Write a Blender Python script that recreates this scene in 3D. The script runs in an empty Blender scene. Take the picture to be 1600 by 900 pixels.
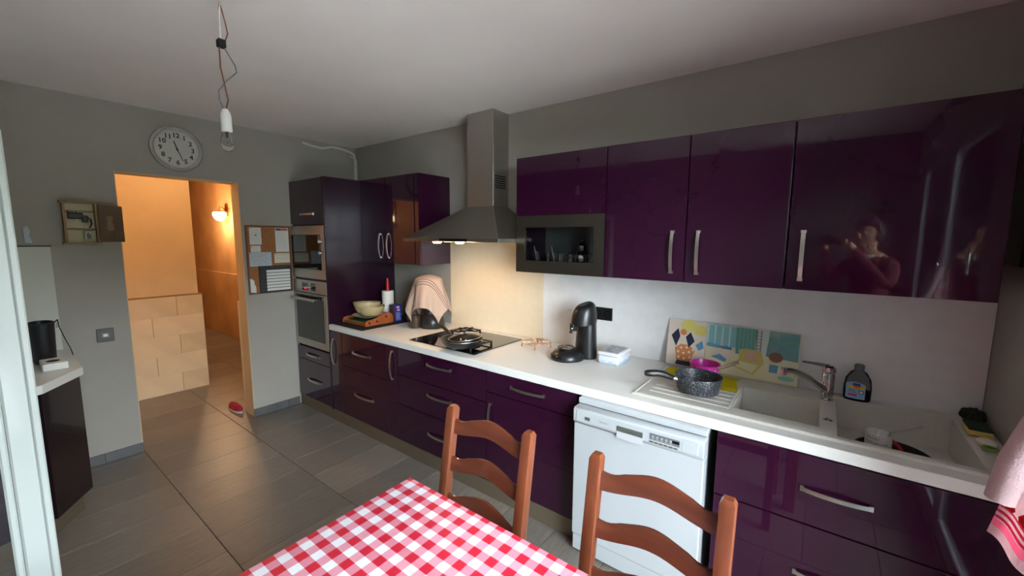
import bpy, bmesh, math, random
from mathutils import Vector, Matrix
random.seed(7)
sc = bpy.context.scene
PI = math.pi
# ------------------------------------------------------------------ camera
cd = bpy.data.cameras.new('camera'); cam = bpy.data.objects.new('camera', cd)
sc.collection.objects.link(cam); sc.camera = cam
cd.sensor_width = 36; cd.sensor_fit = 'HORIZONTAL'; cd.lens = 644.03 / 1600 * 36
cd.clip_start = 0.02; cd.clip_end = 200
CAM = Vector((3.9346, -2.4987, 1.5883))
def _camrot():
    y, p, r = map(math.radians, (37.2351, -6.8702, 0.325))
    fw = Vector((-math.sin(y)*math.cos(p), math.cos(y)*math.cos(p), math.sin(p)))
    rt = Vector((math.cos(y), math.sin(y), 0)); up = rt.cross(fw)
    rt2 = rt*math.cos(r)+up*math.sin(r); up2 = up*math.cos(r)-rt*math.sin(r)
    return Matrix((rt2, up2, -fw)).transposed(), fw, rt2, up2
CR, FW, RT, UP = _camrot()
cam.matrix_world = Matrix.Translation(CAM) @ CR.to_4x4()
# ------------------------------------------------------------------ exposure, sky, daylight
sc.view_settings.view_transform = 'Standard'; sc.view_settings.look = 'None'
sc.view_settings.gamma = 1; sc.view_settings.use_curve_mapping = False
sc.view_settings.exposure = 0.22
w = bpy.data.worlds.new('sky'); sc.world = w; w.use_nodes = True
nt = w.node_tree; bg = nt.nodes['Background']
bg.inputs['Color'].default_value = (0.83, 0.915, 1.0, 1); bg.inputs['Strength'].default_value = 36.0
def portal(name, loc, sy, sz):
    l = bpy.data.lights.new(name, 'AREA'); l.shape = 'RECTANGLE'; l.size = sz; l.size_y = sy
    l.cycles.is_portal = True
    o = bpy.data.objects.new(name, l); sc.collection.objects.link(o)
    o.location = loc; o.rotation_euler = (0, PI/2, 0)      # shines along -x, into the room
WIN = (-2.92, -0.98, 0.02, 2.20); YF = -3.10               # french window in the right wall: y0, y1, z0, z1
portal('daylight_through_french_window', (4.72, (WIN[0]+WIN[1])/2, 1.11), WIN[1]-WIN[0], 2.18)
def lamp(name, kind, loc, power, col, r=0.03, spot=None, rot=None):
    l = bpy.data.lights.new(name, kind); l.energy = power; l.color = col
    l.shadow_soft_size = r
    o = bpy.data.objects.new(name, l); sc.collection.objects.link(o); o.location = loc
    if spot: l.spot_size = spot; l.spot_blend = 0.6
    if rot: o.rotation_euler = rot
    return o
WARM = (1.0, 0.64, 0.36)

# ------------------------------------------------------------------ materials
def S(r, g, b):
    f = lambda c: (c/255/12.92 if c/255 <= .04045 else ((c/255+.055)/1.055)**2.4)
    return (f(r), f(g), f(b), 1)
MATS = {}
def mat(name, col, rough=.5, metal=0, coat=0, trans=0, emit=None, estr=0, noise=0, nscale=20, bump=0, bscale=60, stretch=None, ior=1.5, alpha=1, spec=.5, col2=None, coatr=.02):
    m = bpy.data.materials.new(name); m.use_nodes = True
    n = m.node_tree.nodes; L = m.node_tree.links; b = n['Principled BSDF']
    b.inputs['Base Color'].default_value = col; b.inputs['Roughness'].default_value = rough
    b.inputs['Metallic'].default_value = metal; b.inputs['Coat Weight'].default_value = coat
    b.inputs['Coat Roughness'].default_value = coatr; b.inputs['Transmission Weight'].default_value = trans
    b.inputs['IOR'].default_value = ior; b.inputs['Alpha'].default_value = alpha
    b.inputs['Specular IOR Level'].default_value = spec
    if emit: b.inputs['Emission Color'].default_value = emit; b.inputs['Emission Strength'].default_value = estr
    if noise or bump:
        tc = n.new('ShaderNodeTexCoord'); mp = n.new('ShaderNodeMapping')
        L.new(tc.outputs['Object'], mp.inputs['Vector'])
        if stretch: mp.inputs['Scale'].default_value = stretch
    if noise:
        t = n.new('ShaderNodeTexNoise'); t.inputs['Scale'].default_value = nscale; t.inputs['Detail'].default_value = 6
        L.new(mp.outputs[0], t.inputs['Vector'])
        mx = n.new('ShaderNodeMix'); mx.data_type = 'RGBA'
        c2 = col2 or tuple(min(1, c*(1-noise)) for c in col[:3])+(1,)
        mx.inputs['A'].default_value = c2
        mx.inputs['B'].default_value = col if col2 else tuple(min(1, c*(1+noise)) for c in col[:3])+(1,)
        rp = n.new('ShaderNodeMapRange'); rp.inputs[1].default_value = .3; rp.inputs[2].default_value = .7
        L.new(t.outputs['Fac'], rp.inputs[0]); L.new(rp.outputs[0], mx.inputs['Factor'])
        L.new(mx.outputs['Result'], b.inputs['Base Color'])
    if bump:
        t2 = n.new('ShaderNodeTexNoise'); t2.inputs['Scale'].default_value = bscale; t2.inputs['Detail'].default_value = 4
        L.new(mp.outputs[0], t2.inputs['Vector'])
        bp = n.new('ShaderNodeBump'); bp.inputs['Strength'].default_value = bump; bp.inputs['Distance'].default_value = .004
        L.new(t2.outputs['Fac'], bp.inputs['Height']); L.new(bp.outputs[0], b.inputs['Normal'])
    MATS[name] = m
    return m
M_wall = mat('painted wall', S(163,157,148), .75, noise=.04, nscale=3, bump=.15, bscale=120)
M_ceil = mat('ceiling paint', S(246,238,234), .85, noise=.03, nscale=2, bump=.1, bscale=80)
M_hall = mat('hall wall paint', S(212,184,142), .7, noise=.05, nscale=4, bump=.2, bscale=60)
M_hallw = mat('hall sponge paint', S(190,152,106), .7, noise=.18, nscale=2.2, bump=.2, bscale=40)
M_halltile = mat('beige wall tile', S(226,204,168), .28, noise=.06, nscale=5, bump=.08, bscale=20)
M_halltile2 = mat('sand wall tile', S(214,192,154), .28, noise=.08, nscale=5, bump=.08, bscale=20)
M_grout = mat('grout', S(104,96,86), .9)
M_groutw = mat('light grout', S(150,124,88), .9)
M_tile = [mat('floor tile %d' % i, c, .34, noise=.16, nscale=7, stretch=(9, 1.1, 1), bump=.15, bscale=14, spec=.45) for i, c in
          enumerate((S(116,108,100), S(108,101,94), S(123,114,105)))]
M_skirt = mat('skirting tile', S(92,92,92), .4, noise=.12, nscale=8, bump=.1)
M_pur = mat('glossy aubergine lacquer', S(46,10,37), .12, coat=.85, spec=.15, noise=.04, nscale=2)
M_side = mat('satin aubergine panel', S(36,9,30), .28, coat=.22, coatr=.12, spec=.3)
M_carc = mat('dark carcass', S(40,18,40), .35)
M_plinth = mat('brushed bronze plinth', S(128,114,96), .42, metal=.5, noise=.1, nscale=30, stretch=(1, 1, 30))
M_top = mat('white laminate worktop', S(226,224,218), .38, noise=.03, nscale=160, bump=.04, bscale=200)
M_splash = mat('pale splashback', S(230,230,229), .45, noise=.035, nscale=14, bump=.05, bscale=150)
M_splash_shade = mat('shade-toned splashback', S(158,154,143), .5, noise=.03, nscale=14)  # corner panel greyed: the shade there is put into its colour
M_splashg = mat('cream splashback', S(226,210,182), .22, noise=.02, nscale=20)
M_steel = mat('brushed steel', S(186,183,176), .42, metal=1, noise=.08, nscale=60, stretch=(1, 1, 25))
M_steeld = mat('dark brushed steel', S(152,148,139), .42, metal=1, noise=.08, nscale=60, stretch=(25, 1, 1))
M_alu = mat('satin aluminium', S(196,194,188), .3, metal=1)
M_chrome = mat('chrome', S(214,214,216), .06, metal=1)
M_black = mat('black plastic', S(22,22,23), .38)
M_blackg = mat('black glass', S(8,8,9), .04, coat=.6)
M_smoke = mat('dark oven glass', S(24,26,26), .06, coat=.4)
M_iron = mat('cast iron', S(24,23,22), .6, bump=.2, bscale=200)
M_dark = mat('black matte', S(14,14,14), .8)
M_white = mat('white enamel', S(184,188,191), .25, coat=.3)
M_wplast = mat('white plastic', S(222,220,214), .35)
M_pvc = mat('white pvc frame', S(192,198,194), .3, coat=.2)
M_greyp = mat('grey plastic', S(86,88,84), .45)
M_sink = mat('cream composite sink', S(206,202,192), .35, noise=.03, nscale=60)
M_wood = mat('stained beech', S(106,54,31), .38, noise=.22, nscale=9, stretch=(6, 6, .6), coat=.3)
M_woodh = mat('stained beech rail', S(88,42,25), .38, noise=.22, nscale=9, stretch=(.6, 6, 6), coat=.3)
M_woodt = mat('stained pine', S(150,76,34), .5, noise=.15, nscale=8, stretch=(1, 6, 6))
M_woodk = mat('worn oak', S(150,120,82), .6, noise=.2, nscale=8, stretch=(5, 5, 1))
M_woodkd = mat('dark oak', S(98,72,48), .6, noise=.2, nscale=8, stretch=(5, 5, 1))
M_rush = mat('rush seat', S(178,150,96), .8, noise=.25, nscale=30, stretch=(1, 20, 1))
M_cork = mat('cork', S(158,104,64), .9, noise=.25, nscale=90)
M_paper = mat('white paper', S(222,220,214), .8)
M_paperb = mat('blue grey paper', S(186,194,204), .8, noise=.1, nscale=60)
M_red = mat('red plastic', S(176,24,36), .35)
M_glass = mat('clear glass', (1, 1, 1, 1), .0, trans=1, ior=1.45)
M_lid = mat('glass lid', (1, 1, 1, 1), .02, trans=1, ior=1.2)
M_bowl = mat('olive translucent plastic', S(190,172,130), .35, trans=.2)
M_plate = mat('cream china', S(216,206,184), .25)
M_lampon = mat('lit frosted glass', S(255,240,205), .4, emit=S(255,214,140), estr=9)
M_halo = mat('lit halogen', S(255,240,210), .4, emit=S(255,206,140), estr=40)
M_brass = mat('antique brass', S(170,96,46), .35, metal=.9)
M_copper = mat('copper wire', S(200,130,84), .25, metal=1)
M_yellow = mat('yellow microfibre cloth', S(242,226,8), .9, bump=.5, bscale=150)
def mat_pane(name, tint=(.95, .965, .96, 1)):
    m = bpy.data.materials.new(name); m.use_nodes = True; n = m.node_tree.nodes; L = m.node_tree.links; n.remove(n['Principled BSDF'])
    t = n.new('ShaderNodeBsdfTransparent'); t.inputs[0].default_value = tint; g = n.new('ShaderNodeBsdfGlossy'); g.inputs['Roughness'].default_value = .01
    fr = n.new('ShaderNodeFresnel'); fr.inputs[0].default_value = 1.33; mx = n.new('ShaderNodeMixShader')
    L.new(fr.outputs[0], mx.inputs[0]); L.new(t.outputs[0], mx.inputs[1]); L.new(g.outputs[0], mx.inputs[2]); L.new(mx.outputs[0], n['Material Output'].inputs[0])
    return m
M_pane = mat_pane('window pane glass')
M_outgrass = mat('garden grass', S(50,58,34), .9, noise=.3, nscale=6)
M_hedge = mat('hedge leaves', S(58,70,34), .9, noise=.5, nscale=5)
M_terr = mat('terrace slab', S(172,172,170), .8, noise=.1, nscale=5)
def mat_checks():
    m = mat('red gingham oilcloth', S(230,225,225), .5); n = m.node_tree.nodes; L = m.node_tree.links
    tc = n.new('ShaderNodeTexCoord'); sp = n.new('ShaderNodeSeparateXYZ'); L.new(tc.outputs['Object'], sp.inputs[0])
    def band(sock, off):
        a = n.new('ShaderNodeMath'); a.operation = 'ADD'; a.inputs[1].default_value = off+100*.0584; L.new(sock, a.inputs[0])
        d = n.new('ShaderNodeMath'); d.operation = 'DIVIDE'; d.inputs[1].default_value = .0584; L.new(a.outputs[0], d.inputs[0])
        f = n.new('ShaderNodeMath'); f.operation = 'FRACT'; L.new(d.outputs[0], f.inputs[0])
        g = n.new('ShaderNodeMath'); g.operation = 'LESS_THAN'; g.inputs[1].default_value = .5; L.new(f.outputs[0], g.inputs[0])
        return g.outputs[0]
    bx = band(sp.outputs['X'], 0.007); by = band(sp.outputs['Y'], .0173)
    def mix(fac, A, B):
        x = n.new('ShaderNodeMix'); x.data_type = 'RGBA'
        L.new(fac, x.inputs['Factor'])
        for k, v in (('A', A), ('B', B)):
            if isinstance(v, tuple): x.inputs[k].default_value = v
            else: L.new(v, x.inputs[k])
        return x.outputs['Result']
    lo = mix(bx, S(214,215,219), S(204,138,152)); hi = mix(bx, S(198,122,138), S(184,24,48))
    r = mix(by, lo, hi)
    L.new(r, n['Principled BSDF'].inputs['Base Color'])
    t = n.new('ShaderNodeTexNoise'); t.inputs['Scale'].default_value = 9; L.new(tc.outputs['Object'], t.inputs['Vector'])
    bp = n.new('ShaderNodeBump'); bp.inputs['Strength'].default_value = .25; bp.inputs['Distance'].default_value = .01
    L.new(t.outputs['Fac'], bp.inputs['Height']); L.new(bp.outputs[0], n['Principled BSDF'].inputs['Normal'])
    return m
M_check = mat_checks()
def mat_speckle():
    m = mat('black speckled enamel', S(44,46,52), .4); n = m.node_tree.nodes; L = m.node_tree.links
    tc = n.new('ShaderNodeTexCoord'); t = n.new('ShaderNodeTexNoise'); t.inputs['Scale'].default_value = 230; t.inputs['Detail'].default_value = 2
    L.new(tc.outputs['Object'], t.inputs['Vector'])
    r = n.new('ShaderNodeValToRGB'); r.color_ramp.elements[0].position = .60; r.color_ramp.elements[0].color = S(44,46,52)
    r.color_ramp.elements[1].position = .68; r.color_ramp.elements[1].color = S(190,194,200)
    L.new(t.outputs['Fac'], r.inputs[0]); L.new(r.outputs[0], n['Principled BSDF'].inputs['Base Color'])
    return m
M_speck = mat_speckle()
def mat_uvstripes(name, base, dark, lines_u, lines_v, wd):
    m = mat(name, base, .9, bump=.2, bscale=200); n = m.node_tree.nodes; L = m.node_tree.links
    uv = n.new('ShaderNodeUVMap'); sp = n.new('ShaderNodeSeparateXYZ'); L.new(uv.outputs[0], sp.inputs[0])
    prev = None
    for ax, ls in (('X', lines_u), ('Y', lines_v)):
        for p in ls:
            c = n.new('ShaderNodeMath'); c.operation = 'COMPARE'; c.inputs[1].default_value = p; c.inputs[2].default_value = wd
            L.new(sp.outputs[ax], c.inputs[0])
            if prev is None: prev = c.outputs[0]
            else:
                a = n.new('ShaderNodeMath'); a.operation = 'MAXIMUM'; L.new(prev, a.inputs[0]); L.new(c.outputs[0], a.inputs[1]); prev = a.outputs[0]
    x = n.new('ShaderNodeMix'); x.data_type = 'RGBA'; x.inputs['A'].default_value = base; x.inputs['B'].default_value = dark
    L.new(prev, x.inputs['Factor']); L.new(x.outputs['Result'], n['Principled BSDF'].inputs['Base Color'])
    return m
M_towel = mat_uvstripes('cream tea towel', S(226,204,190), S(96,80,90), (.655, .685, .715), (.30, .325, .35), .004)
def mat_diamonds():
    m = mat('red and white diamond terry', S(232,206,206), .95, bump=.4, bscale=250); n = m.node_tree.nodes; L = m.node_tree.links
    uv = n.new('ShaderNodeUVMap'); sp = n.new('ShaderNodeSeparateXYZ'); L.new(uv.outputs[0], sp.inputs[0])
    def mth(op, a, b=None, c=None):
        x = n.new('ShaderNodeMath'); x.operation = op
        for i, v in enumerate((a, b, c)):
            if v is None: continue
            if isinstance(v, (int, float)): x.inputs[i].default_value = v
            else: L.new(v, x.inputs[i])
        return x.outputs[0]
    u, v = sp.outputs['X'], sp.outputs['Y']
    def tri(s, p): return mth('ABSOLUTE', mth('SUBTRACT', mth('FRACT', mth('DIVIDE', s, p)), .5))
    dia = mth('LESS_THAN', mth('ADD', tri(u, .062), tri(v, .062)), .36)
    up = mth('GREATER_THAN', v, .085)
    red = mth('MULTIPLY', dia, up)
    st = mth('MULTIPLY', mth('LESS_THAN', mth('FRACT', mth('DIVIDE', v, .016)), .5), mth('MULTIPLY', mth('GREATER_THAN', v, .045), mth('LESS_THAN', v, .085)))
    pk = mth('MULTIPLY', mth('GREATER_THAN', v, .025), mth('LESS_THAN', v, .045))
    def mix(f, A, B):
        x = n.new('ShaderNodeMix'); x.data_type = 'RGBA'; L.new(f, x.inputs['Factor'])
        for k, q in (('A', A), ('B', B)):
            if isinstance(q, tuple): x.inputs[k].default_value = q
            else: L.new(q, x.inputs[k])
        return x.outputs['Result']
    c = mix(red, S(196,166,168), S(150,12,28)); c = mix(st, c, S(186,48,86)); c = mix(pk, c, S(218,120,146))
    L.new(c, n['Principled BSDF'].inputs['Base Color'])
    return m
M_diam = mat_diamonds()

# ------------------------------------------------------------------ builders
ORG = {}
class MB:
    def __init__(s, local=False): s.bm = bmesh.new(); s.local = local; s.mi = 0
    def _new(s, geom_before): pass
    def box(s, x0, x1, y0, y1, z0, z1, bev=0, seg=1):
        bm = bmesh.new(); bmesh.ops.create_cube(bm, size=1)
        bmesh.ops.scale(bm, vec=(x1-x0, y1-y0, z1-z0), verts=bm.verts)
        bmesh.ops.translate(bm, vec=((x0+x1)/2, (y0+y1)/2, (z0+z1)/2), verts=bm.verts)
        if bev: bmesh.ops.bevel(bm, geom=bm.edges[:], offset=bev, segments=seg, affect='EDGES', profile=.5)
        return s.add(bm)
    def add(s, bm, M=None):
        if M is not None: bmesh.ops.transform(bm, matrix=M, verts=bm.verts)
        me = bpy.data.meshes.new('t'); bm.to_mesh(me); bm.free()
        n0 = len(s.bm.faces); s.bm.from_mesh(me); bpy.data.meshes.remove(me)
        if s.mi:
            s.bm.faces.ensure_lookup_table()
            for f in s.bm.faces[n0:]: f.material_index = s.mi
        return s
    def prism(s, pts, axis, a, b, bev=0, seg=1):
        """closed polygon of 2-D points pushed along an axis from a to b"""
        bm = bmesh.new()
        def P(p, t): return {'x': (t, p[0], p[1]), 'y': (p[0], t, p[1]), 'z': (p[0], p[1], t)}[axis]
        v0 = [bm.verts.new(P(p, a)) for p in pts]; v1 = [bm.verts.new(P(p, b)) for p in pts]
        n = len(pts)
        bm.faces.new(v0); bm.faces.new(v1[::-1])
        for i in range(n): bm.faces.new((v0[i], v0[(i+1) % n], v1[(i+1) % n], v1[i]))
        bmesh.ops.recalc_face_normals(bm, faces=bm.faces)
        if bev: bmesh.ops.bevel(bm, geom=bm.edges[:], offset=bev, segments=seg, affect='EDGES', profile=.5)
        return s.add(bm)
    def lathe(s, prof, c=(0, 0, 0), n=24, sx=1, sy=1, axis=None, closed=False):
        bm = bmesh.new(); rings = []
        for r, z in prof:
            if r < 1e-6: rings.append([bm.verts.new((0, 0, z))])
            else: rings.append([bm.verts.new((r*math.cos(2*PI*i/n)*sx, r*math.sin(2*PI*i/n)*sy, z)) for i in range(n)])
        seq = list(zip(rings, rings[1:]))
        if closed: seq.append((rings[-1], rings[0]))
        for A, B in seq:
            for i in range(n):
                j = (i+1) % n
                q = [A[i % len(A)], A[j % len(A)], B[j % len(B)], B[i % len(B)]]
                u = []
                for v in q:
                    if v not in u: u.append(v)
                if len(u) > 2: bm.faces.new(u)
        bmesh.ops.recalc_face_normals(bm, faces=bm.faces)
        M = Matrix.Translation(c)
        if axis is not None: M = M @ Vector((0, 0, 1)).rotation_difference(Vector(axis)).to_matrix().to_4x4()
        return s.add(bm, M)
    def cyl(s, p0, p1, r, n=16, r1=None):
        p0, p1 = Vector(p0), Vector(p1); L = (p1-p0).length; r1 = r if r1 is None else r1
        return s.lathe([(0, 0), (r, 0), (r1, L), (0, L)], p0, n, axis=(p1-p0))
    def tube(s, pts, r, n=8, flat=None):
        """round (or flattened) rod through points"""
        pts = [Vector(p) for p in pts]; bm = bmesh.new(); rings = []; prevx = None
        for i, p in enumerate(pts):
            t = (pts[min(i+1, len(pts)-1)]-pts[max(i-1, 0)]).normalized()
            if prevx is None:
                a = Vector((0, 0, 1)) if abs(t.z) < .9 else Vector((1, 0, 0))
                x = t.cross(a).normalized()
            else: x = (prevx - t*prevx.dot(t)).normalized()
            prevx = x; y = t.cross(x)
            rr = r[i] if isinstance(r, (list, tuple)) else r
            rings.append([bm.verts.new(p + x*rr*math.cos(2*PI*k/n) + y*rr*math.sin(2*PI*k/n)) for k in range(n)])
        for A, B in zip(rings, rings[1:]):
            for k in range(n): bm.faces.new((A[k], A[(k+1) % n], B[(k+1) % n], B[k]))
        bm.faces.new(rings[0][::-1]); bm.faces.new(rings[-1])
        bmesh.ops.recalc_face_normals(bm, faces=bm.faces)
        return s.add(bm)
    def strip(s, pts, wvec, thick, tvec):
        """flat ribbon: centre points, half-width vector, thickness along tvec"""
        bm = bmesh.new(); W = Vector(wvec); T = Vector(tvec)*thick; rings = []
        for p in pts:
            p = Vector(p); rings.append([bm.verts.new(q) for q in (p-W, p+W, p+W+T, p-W+T)])
        for A, B in zip(rings, rings[1:]):
            for k in range(4): bm.faces.new((A[k], A[(k+1) % 4], B[(k+1) % 4], B[k]))
        bm.faces.new(rings[0][::-1]); bm.faces.new(rings[-1])
        bmesh.ops.recalc_face_normals(bm, faces=bm.faces)
        return s.add(bm)
    def sphere(s, c, r, sx=1, sy=1, sz=1, n=16):
        bm = bmesh.new(); bmesh.ops.create_uvsphere(bm, u_segments=n, v_segments=max(6, n//2), radius=r)
        return s.add(bm, Matrix.Translation(c) @ Matrix.Diagonal((sx, sy, sz, 1)))
    def torus(s, c, R, r, n=32, k=8, axis=None):
        return s.lathe([(R+r*math.cos(2*PI*i/k), r*math.sin(2*PI*i/k)) for i in range(k)], c, n, axis=axis, closed=True)
def org(o): return ORG.get(o.name, Vector())
def obj(name, mb, m, parent=None, smooth=None, origin=None):
    me = bpy.data.meshes.new(name)
    off = org(parent) if parent else (Vector(origin) if origin else Vector())
    if not mb.local: bmesh.ops.translate(mb.bm, vec=-off, verts=mb.bm.verts)
    mb.bm.to_mesh(me); mb.bm.free()
    for x in (m if isinstance(m, (list, tuple)) else [m]): me.materials.append(x)
    o = bpy.data.objects.new(name, me); sc.collection.objects.link(o)
    if parent: o.parent = parent
    elif origin: o.location = off
    ORG[o.name] = off
    if smooth is not None:
        for p in me.polygons: p.use_smooth = True
        me.set_sharp_from_angle(angle=math.radians(smooth))
    return o
def tag(o, label, cat=None, group=None, kind=None):
    if label: o['label'] = label
    if cat: o['category'] = cat
    if group: o['group'] = group
    if kind: o['kind'] = kind
    return o
def thing(name, label, cat, loc=(0, 0, 0), group=None):
    o = bpy.data.objects.new(name, None); sc.collection.objects.link(o); o.location = loc
    o.empty_display_size = .05; ORG[o.name] = Vector(loc)
    return tag(o, label, cat, group)
def dup(root, loc, label, group=None, rotz=None):
    def cp(o, par):
        c = o.copy(); sc.collection.objects.link(c); c.parent = par
        for ch in o.children: cp(ch, c)
        return c
    c = cp(root, None); c.location = loc; c['label'] = label
    ORG[c.name] = Vector(loc)
    if group: c['group'] = group
    if rotz is not None: c.rotation_euler[2] = rotz
    return c
def struct(name, mb, m, parent=None, smooth=None):
    o = obj(name, mb, m, parent, smooth)
    if not parent: o['kind'] = 'structure'
    return o
def share(name, me, loc, parent):
    o = bpy.data.objects.new(name, me); sc.collection.objects.link(o); o.parent = parent; o.location = loc
    return o
FRONT = Matrix(((1, 0, 0, 0), (0, 0, -1, 0), (0, 1, 0, 0), (0, 0, 0, 1)))     # text facing -y
LEFTW = Matrix(((0, 0, 1, 0), (1, 0, 0, 0), (0, 1, 0, 0), (0, 0, 0, 1)))      # text facing +x
def text(body, size, pos, basis, m, parent, name='lettering', ext=.0004, bold=0, sx=1):
    cu = bpy.data.curves.new('t', 'FONT'); cu.body = body; cu.size = size; cu.extrude = ext; cu.offset = bold
    cu.align_x = 'CENTER'; cu.align_y = 'CENTER'; cu.resolution_u = 2
    t = bpy.data.objects.new('t', cu); sc.collection.objects.link(t)
    dg = bpy.context.evaluated_depsgraph_get(); me = bpy.data.meshes.new_from_object(t.evaluated_get(dg))
    bpy.data.objects.remove(t); bpy.data.curves.remove(cu)
    me.transform(Matrix.Translation(Vector(pos)-org(parent)) @ basis @ Matrix.Diagonal((sx, 1, 1, 1)))
    me.materials.clear(); me.materials.append(m)
    o = bpy.data.objects.new(name, me); sc.collection.objects.link(o); o.parent = parent; ORG[o.name] = org(parent)
    return o

# ================================================================== SETTING
ZC = 2.494; XR = 4.502
# floor: slab under loose tiles 0.6 (y) x 0.3 (x)
fl = struct('floor', MB().box(-7.2, XR+.2, -4.2, .2, -.12, -.006), M_grout)
tb = MB(True).box(-.1535, .1535, -.2985, .2985, -.012, 0, .0012)
tile0 = obj('tile', tb, M_tile[0], fl); tme = [tile0.data]
for i in (1, 2):
    c = tile0.data.copy(); c.materials.clear(); c.materials.append(M_tile[i]); tme.append(c)
first = True
rows = [(-.94+.001, -.235), (-1.54, -.08), (-2.14, -.235), (-2.74, -.08), (-.34, -.08)]
for cy, x0 in rows:
    k = -22
    while True:
        x = x0 + .155 + k*.31; k += 1
        if x > 4.45: break
        if x < -1.2 and cy < -1.2: continue
        if x < -5.2: continue
        if cy > -.5 and x > -.3: continue
        if cy > -1 and x < -.2 and x < -5: continue
        me = random.choice(tme)
        if first: tile0.location = (x, cy, 0); first = False; continue
        share('tile', me, (x, cy, 0), fl)
ext = MB()
ext.box(-1.2, -.2, -4.2, -3.05, -.006, -.0005)
struct('floor', ext, M_tile[0], fl)
struct('ceiling', MB().box(-.13, XR+.2, YF-.2, .0, ZC, ZC+.12), M_ceil)
struct('ceiling', MB().box(-7.2, -.13, -4.2, .0, 2.56, 2.68), M_hall)
struct('wall_back', MB().box(0, XR+.2, 0, .15, -.01, ZC+.1), M_wall)
JL, JR, JZ = -1.846, -1.09, 2.033
wl = MB()
wl.box(-.14, 0, JR, .0, -.01, ZC+.1); wl.box(-.14, 0, YF, JL, -.01, ZC+.1); wl.box(-.14, 0, JL, JR, JZ, ZC+.1)
WL = struct('wall_left', wl, M_wall)
# hall side skin and jamb lining, painted like the hall
hs = MB()
hs.box(-.155, -.14, JR, -.1, -.01, 2.56); hs.box(-.155, -.14, -4.2, JL, -.01, 2.56); hs.box(-.155, -.14, JL, JR, JZ, 2.56)
hs.box(-.155, -.001, JR-.004, JR, 0, JZ); hs.box(-.155, -.001, JL, JL+.004, 0, JZ); hs.box(-.155, -.001, JL, JR, JZ-.004, JZ)
struct('wall_hall_side', hs, M_hall, WL)
st = MB(); st.box(-.215, -.155, JR, -.1, -.01, 1.02, .004); st.box(-.215, -.155, -4.2, JL, -.01, 1.02, .004)
struct('wainscot', st, M_halltile, WL)
wr = MB(); X2 = XR+.06
wr.box(XR, X2, WIN[1], .0, -.01, ZC+.1); wr.box(XR, X2, YF-.2, WIN[0], -.01, ZC+.1); wr.box(XR, X2, WIN[0], WIN[1], WIN[3], ZC+.1); wr.box(XR, X2, WIN[0], WIN[1], -.01, WIN[2])
struct('wall_right', wr, M_wall)
struct('wall_front', MB().box(-.14, XR, YF-.2, YF, -.01, ZC+.1), mat('grey front wall paint', S(112,108,104), .8, noise=.05, nscale=3))
# hall
hw = struct('wall_hall', MB().box(-1.42, -1.30, -4.2, -1.075, -.01, 2.56), M_hall)
tb = MB(); tb.box(-1.42, -1.266, -4.2, -1.052, -.01, 1.0); struct('wainscot_backing', tb, M_groutw, hw)
tl = MB(True).box(-.004, .004, -.1985, .1985, -.0985, .0985, .0012)
t0 = obj('wall_tile', tl, M_halltile, hw); t1m = t0.data.copy(); t1m.materials.clear(); t1m.materials.append(M_halltile2)
half = MB(True).box(-.004, .004, -.0995, .1005, -.0985, .0985, .0012)
h0 = obj('wall_tile', half, M_halltile, hw)
fi = True; fh = True
for r in range(5):
    z = .1 + r*.197
    ys = -1.267 if r % 2 == 0 else -1.467
    ys = {0: -1.275, 1: -1.466, 2: -1.267, 3: -1.473, 4: -1.272}[r]
    y = ys
    while y > -2.4:
        me = t0.data if random.random() < .5 else t1m
        if fi: t0.location = (-1.264, y-.2, z); fi = False
        else: share('wall_tile', me, (-1.264, y-.2, z), hw)
        y -= .4
    wdt = -1.052-ys
    q = MB(True).box(-.004, .004, -wdt/2+.0015, wdt/2-.0005, -.0985, .0985, .0012)
    if fh:
        bpy.data.objects.remove(h0); fh = False
    e = obj('wall_tile', q, random.choice((M_halltile, M_halltile2)), hw); e.location = (-1.264, (ys-1.052)/2, z)
cor = struct('wall_corridor', MB().box(-7.2, -.155, -.05, .1, -.01, 2.56), M_hallw)
struct('corridor_wainscot', MB().box(-7.2, -.16, -.075, -.05, 0, 1.02, .003), M_hallw, cor)
struct('wall_corridor_end', MB().box(-7.2, -7.05, -4.2, .0, -.01, 2.56), M_hallw)
struct('wall_hall_end', MB().box(-7.2, 0, -4.35, -4.2, -.01, 2.56), M_hall)
struct('wall_corridor_near', MB().box(-7.05, -1.42, -1.2, -1.075, -.01, 2.56), M_hall)
# skirting, in 0.3 m tile lengths
bb = struct('baseboard_left', MB().box(0, .004, -1.09, -.70, 0, .068), M_grout)
for a, b in ((-1.094, -.905), (-.903, -.80), (-.798, -.695)):
    obj('skirting_tile', MB().box(.001, .013, a, b, .001, .07, .0015), M_skirt, bb)
bl = struct('baseboard_left', MB().box(0, .004, -2.20, -1.85, 0, .068), M_grout)
for a, b in ((-2.19, -2.05), (-2.048, -1.843)):
    obj('skirting_tile', MB().box(.001, .013, a, b, .001, .07, .0015), M_skirt, bl)

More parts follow.
